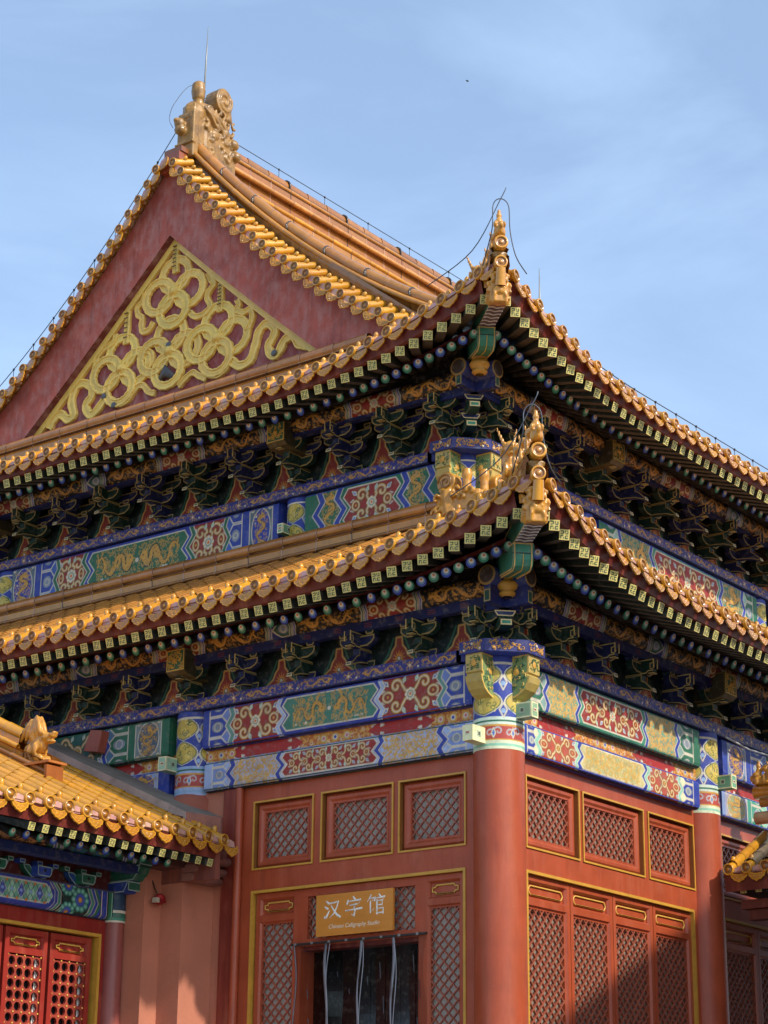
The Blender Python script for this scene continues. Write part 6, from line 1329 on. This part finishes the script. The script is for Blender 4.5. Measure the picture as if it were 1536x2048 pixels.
for i in range(4):
    u0 = -2.60 + i * .43; b = MB(); b.T = FL.T; zz = np.linspace(4.35, 1.1, 40); ph = rnd.uniform(0, 6)
    L_ = [(u0 + .02 * math.sin(z * 6 + ph), .045 + .012 * math.sin(z * 4 + ph), z) for z in zz]; R_ = [(u0 + .425 + .02 * math.sin(z * 7.1 + ph), .05 + .01 * math.sin(z * 3 + ph), z) for z in zz]
    for j in range(39):
        mid0 = tuple((a + c) / 2 - (.02 if k == 1 else 0) for k, (a, c) in enumerate(zip(L_[j], R_[j]))); mid1 = tuple((a + c) / 2 - (.02 if k == 1 else 0) for k, (a, c) in enumerate(zip(L_[j + 1], R_[j + 1])))
        b.quad(L_[j], mid0, mid1, L_[j + 1], W1, True); b.quad(mid0, R_[j], R_[j + 1], mid1, W1, True)
    o = b.build('plastic_strip', CUR, MPLS); o.matrix_parent_inverse = CI
    b = MB(); b.T = FL.T
    if i: b.tube(L_, [.010 + .010 * abs(math.sin(z * 2.3 + ph)) for z in zz], 5, hx('#8d9299'), False, up=(0, 1, 0), flat=.25); b.tube([(u + .03 + .026 * math.sin(z * 5 + ph), n + .004, z) for u, n, z in L_], [.006] * 40, 5, hx('#a2a7ae'), False, up=(0, 1, 0), flat=.3)
    else: b.tube(L_, .009, 5, hx('#7d8288'), False, up=(0, 1, 0), flat=.3)
    for _ in range(3):
        u, z = u0 + rnd.uniform(.1, .35), rnd.uniform(3.4, 4.25); b.tube([(u, .04, z), (u + .01, .04, z - rnd.uniform(.05, .2))], .005, 4, hx('#565b62'), False, up=(0, 1, 0), flat=.3)
    e_ = b.build('strip_edge', o, MM)

# ------------------------------------------------------------------ lightning rods and conductor wires
CW = hx('#4a4f58')
def rod(x, y, z0, z1, label, lean=(0, 0)):
    b = MB(); b.tube([(x, y, z0), (x + lean[0] * .6, y, z0 + (z1 - z0) * .6), (x + lean[0], y, z1)], [.016, .012, .003], 8, hx('#8f8f8c')); b.lathe((x, y, z0), (0, 0, 1), [(.03, 0), (.03, .05), (.016, .06)], 8, hx('#6a6a68'))
    return tag(b.build('lightning_rod', None, MM), label, 'lightning rod', 'lightning rods on the roofs')
rod(AX + .12, 1.62, 16.3, 17.72, 'tall lightning rod standing on the great ridge ornament above the gable', (.03, 0))
rod(-.10, 1.05, 10.9, 11.98, 'thin lightning rod rising behind the tiles of the upper right eave')
def wire(pts, label, posts=(), r=.0065, grp='lightning conductor wires'):
    b = MB(); P_ = [Vector(p) for p in pts]; n = len(P_); Q = []
    for i in range(n - 1):
        p0, p1, p2, p3 = P_[max(i - 1, 0)], P_[i], P_[i + 1], P_[min(i + 2, n - 1)]
        for k in range(6):
            t = k / 6; Q.append(.5 * ((2 * p1) + (p2 - p0) * t + (2 * p0 - 5 * p1 + 4 * p2 - p3) * t * t + (3 * p1 - p0 - 3 * p2 + p3) * t ** 3))
    Q.append(P_[-1]); b.tube(Q, r, 5, CW)
    for p in posts: p = Vector(p); b.tube([p, p - Vector((0, 0, .16))], r * .8, 5, CW); b.ball(p, (.018, .018, .018), hx('#33363c'), n=6, k=4)
    return tag(b.build('conductor_wire', None, MM), label, 'conductor wire', grp)
def vline(sg, y, h, d0, d1, n): return [(AX + sg * d, y, zv(d) + h) for d in np.linspace(d0, d1, n)]
pl_ = [(AX - .02, 1.3, 16.0)] + vline(-1, 1.3, .58, .40, 4.6, 12); wire(pl_, 'taut wire on posts above the left slope of the gable roof', pl_[1::1])
pr_ = [(AX, y, 16.26) for y in np.linspace(2.35, 12, 10)]; wire(pr_, 'taut wire on posts along the top of the main roof ridge', pr_[1:])
pu_ = [UR.at(s, 1.15, roofz(1, s, 1.15) + .30) for s in np.linspace(-.6, 6.5, 15)]; wire(pu_, 'taut wire on posts along the upper eave of the long side', pu_[3:])
for k, base, lab in ((0, Vector((0, 0, 0)), 'wire cage looped over the ridge beasts of the lower roof corner'), (1, Vector((-S2, S2, 0)), 'wire cage looped over the ridge beasts of the upper roof corner')):
    q = EV[k]['tip'] - .15; z0 = ept(EV[k], 't', -EV[k]['tip'])[1]; c = base + Vector((q, -q, z0)); pr = Vector((D2, D2, 0)); dg = Vector((D2, -D2, 0)); zt = .80 if k else .74
    wire([c - pr * .16 - dg * .25 + Vector((0, 0, .1)), c - pr * .10 + Vector((0, 0, .42)), c - pr * .085 + Vector((0, 0, zt - .08)), c + Vector((0, 0, zt)), c + pr * .085 + Vector((0, 0, zt - .08)), c + pr * .10 + Vector((0, 0, .42)), c + pr * .16 + Vector((0, 0, .12)), c + pr * .30 - dg * .1 + Vector((0, 0, -.04))], lab, r=.0065, grp='wire cages over the roof corners')
    wire([c - pr * .75 - dg * .4 + Vector((0, 0, -.12)), c - pr * .3 - dg * .1 + Vector((0, 0, .2)), c + Vector((0, 0, zt)), c + pr * .06 + Vector((0, 0, zt + .14))], ('diagonal stay wire running up to the lower corner cage', 'diagonal stay wire running up to the upper corner cage')[k], r=.006, grp='stay wires of the corner cages')
wire([(AX + .02, 1.14, 15.9), (AX - .02, 1.10, 16.05), (AX + .02, 1.15, 16.3), (AX + .10, 1.38, 16.66), (AX + .15, 1.62, 16.55), (AX + .15, 1.9, 16.80), (AX + .15, 2.15, 16.6), (AX + .15, 2.22, 16.2)], 'wire looped round the great ridge ornament above the gable', r=.0045)

# distant bird, ground
b = MB(); BP = Vector(CAMLOC) + (M.to_3x3() @ Vector(((935 - 768) / 4100, (1024 - 162) / 4100, -1))) * 120
b.ball(BP, (.07, .04, .04), hx('#2a2c30'), n=6, k=4); b.quad(BP, BP + Vector((.04, .07, .03)), BP + Vector((-.04, .14, .01)), BP + Vector((-.06, .03, 0)), hx('#2a2c30')); b.quad(BP, BP + Vector((.04, -.07, .03)), BP + Vector((-.04, -.14, .01)), BP + Vector((-.06, -.03, 0)), hx('#2a2c30'))
tag(b.build('bird', None, MP), 'tiny dark bird flying alone in the open sky', 'bird')
b = MB(); b.quad((-400, -400, 0), (400, -400, 0), (400, 400, 0), (-400, 400, 0), hx('#8b8378')); tag(b.build('courtyard_ground', None, MST), kind='structure')
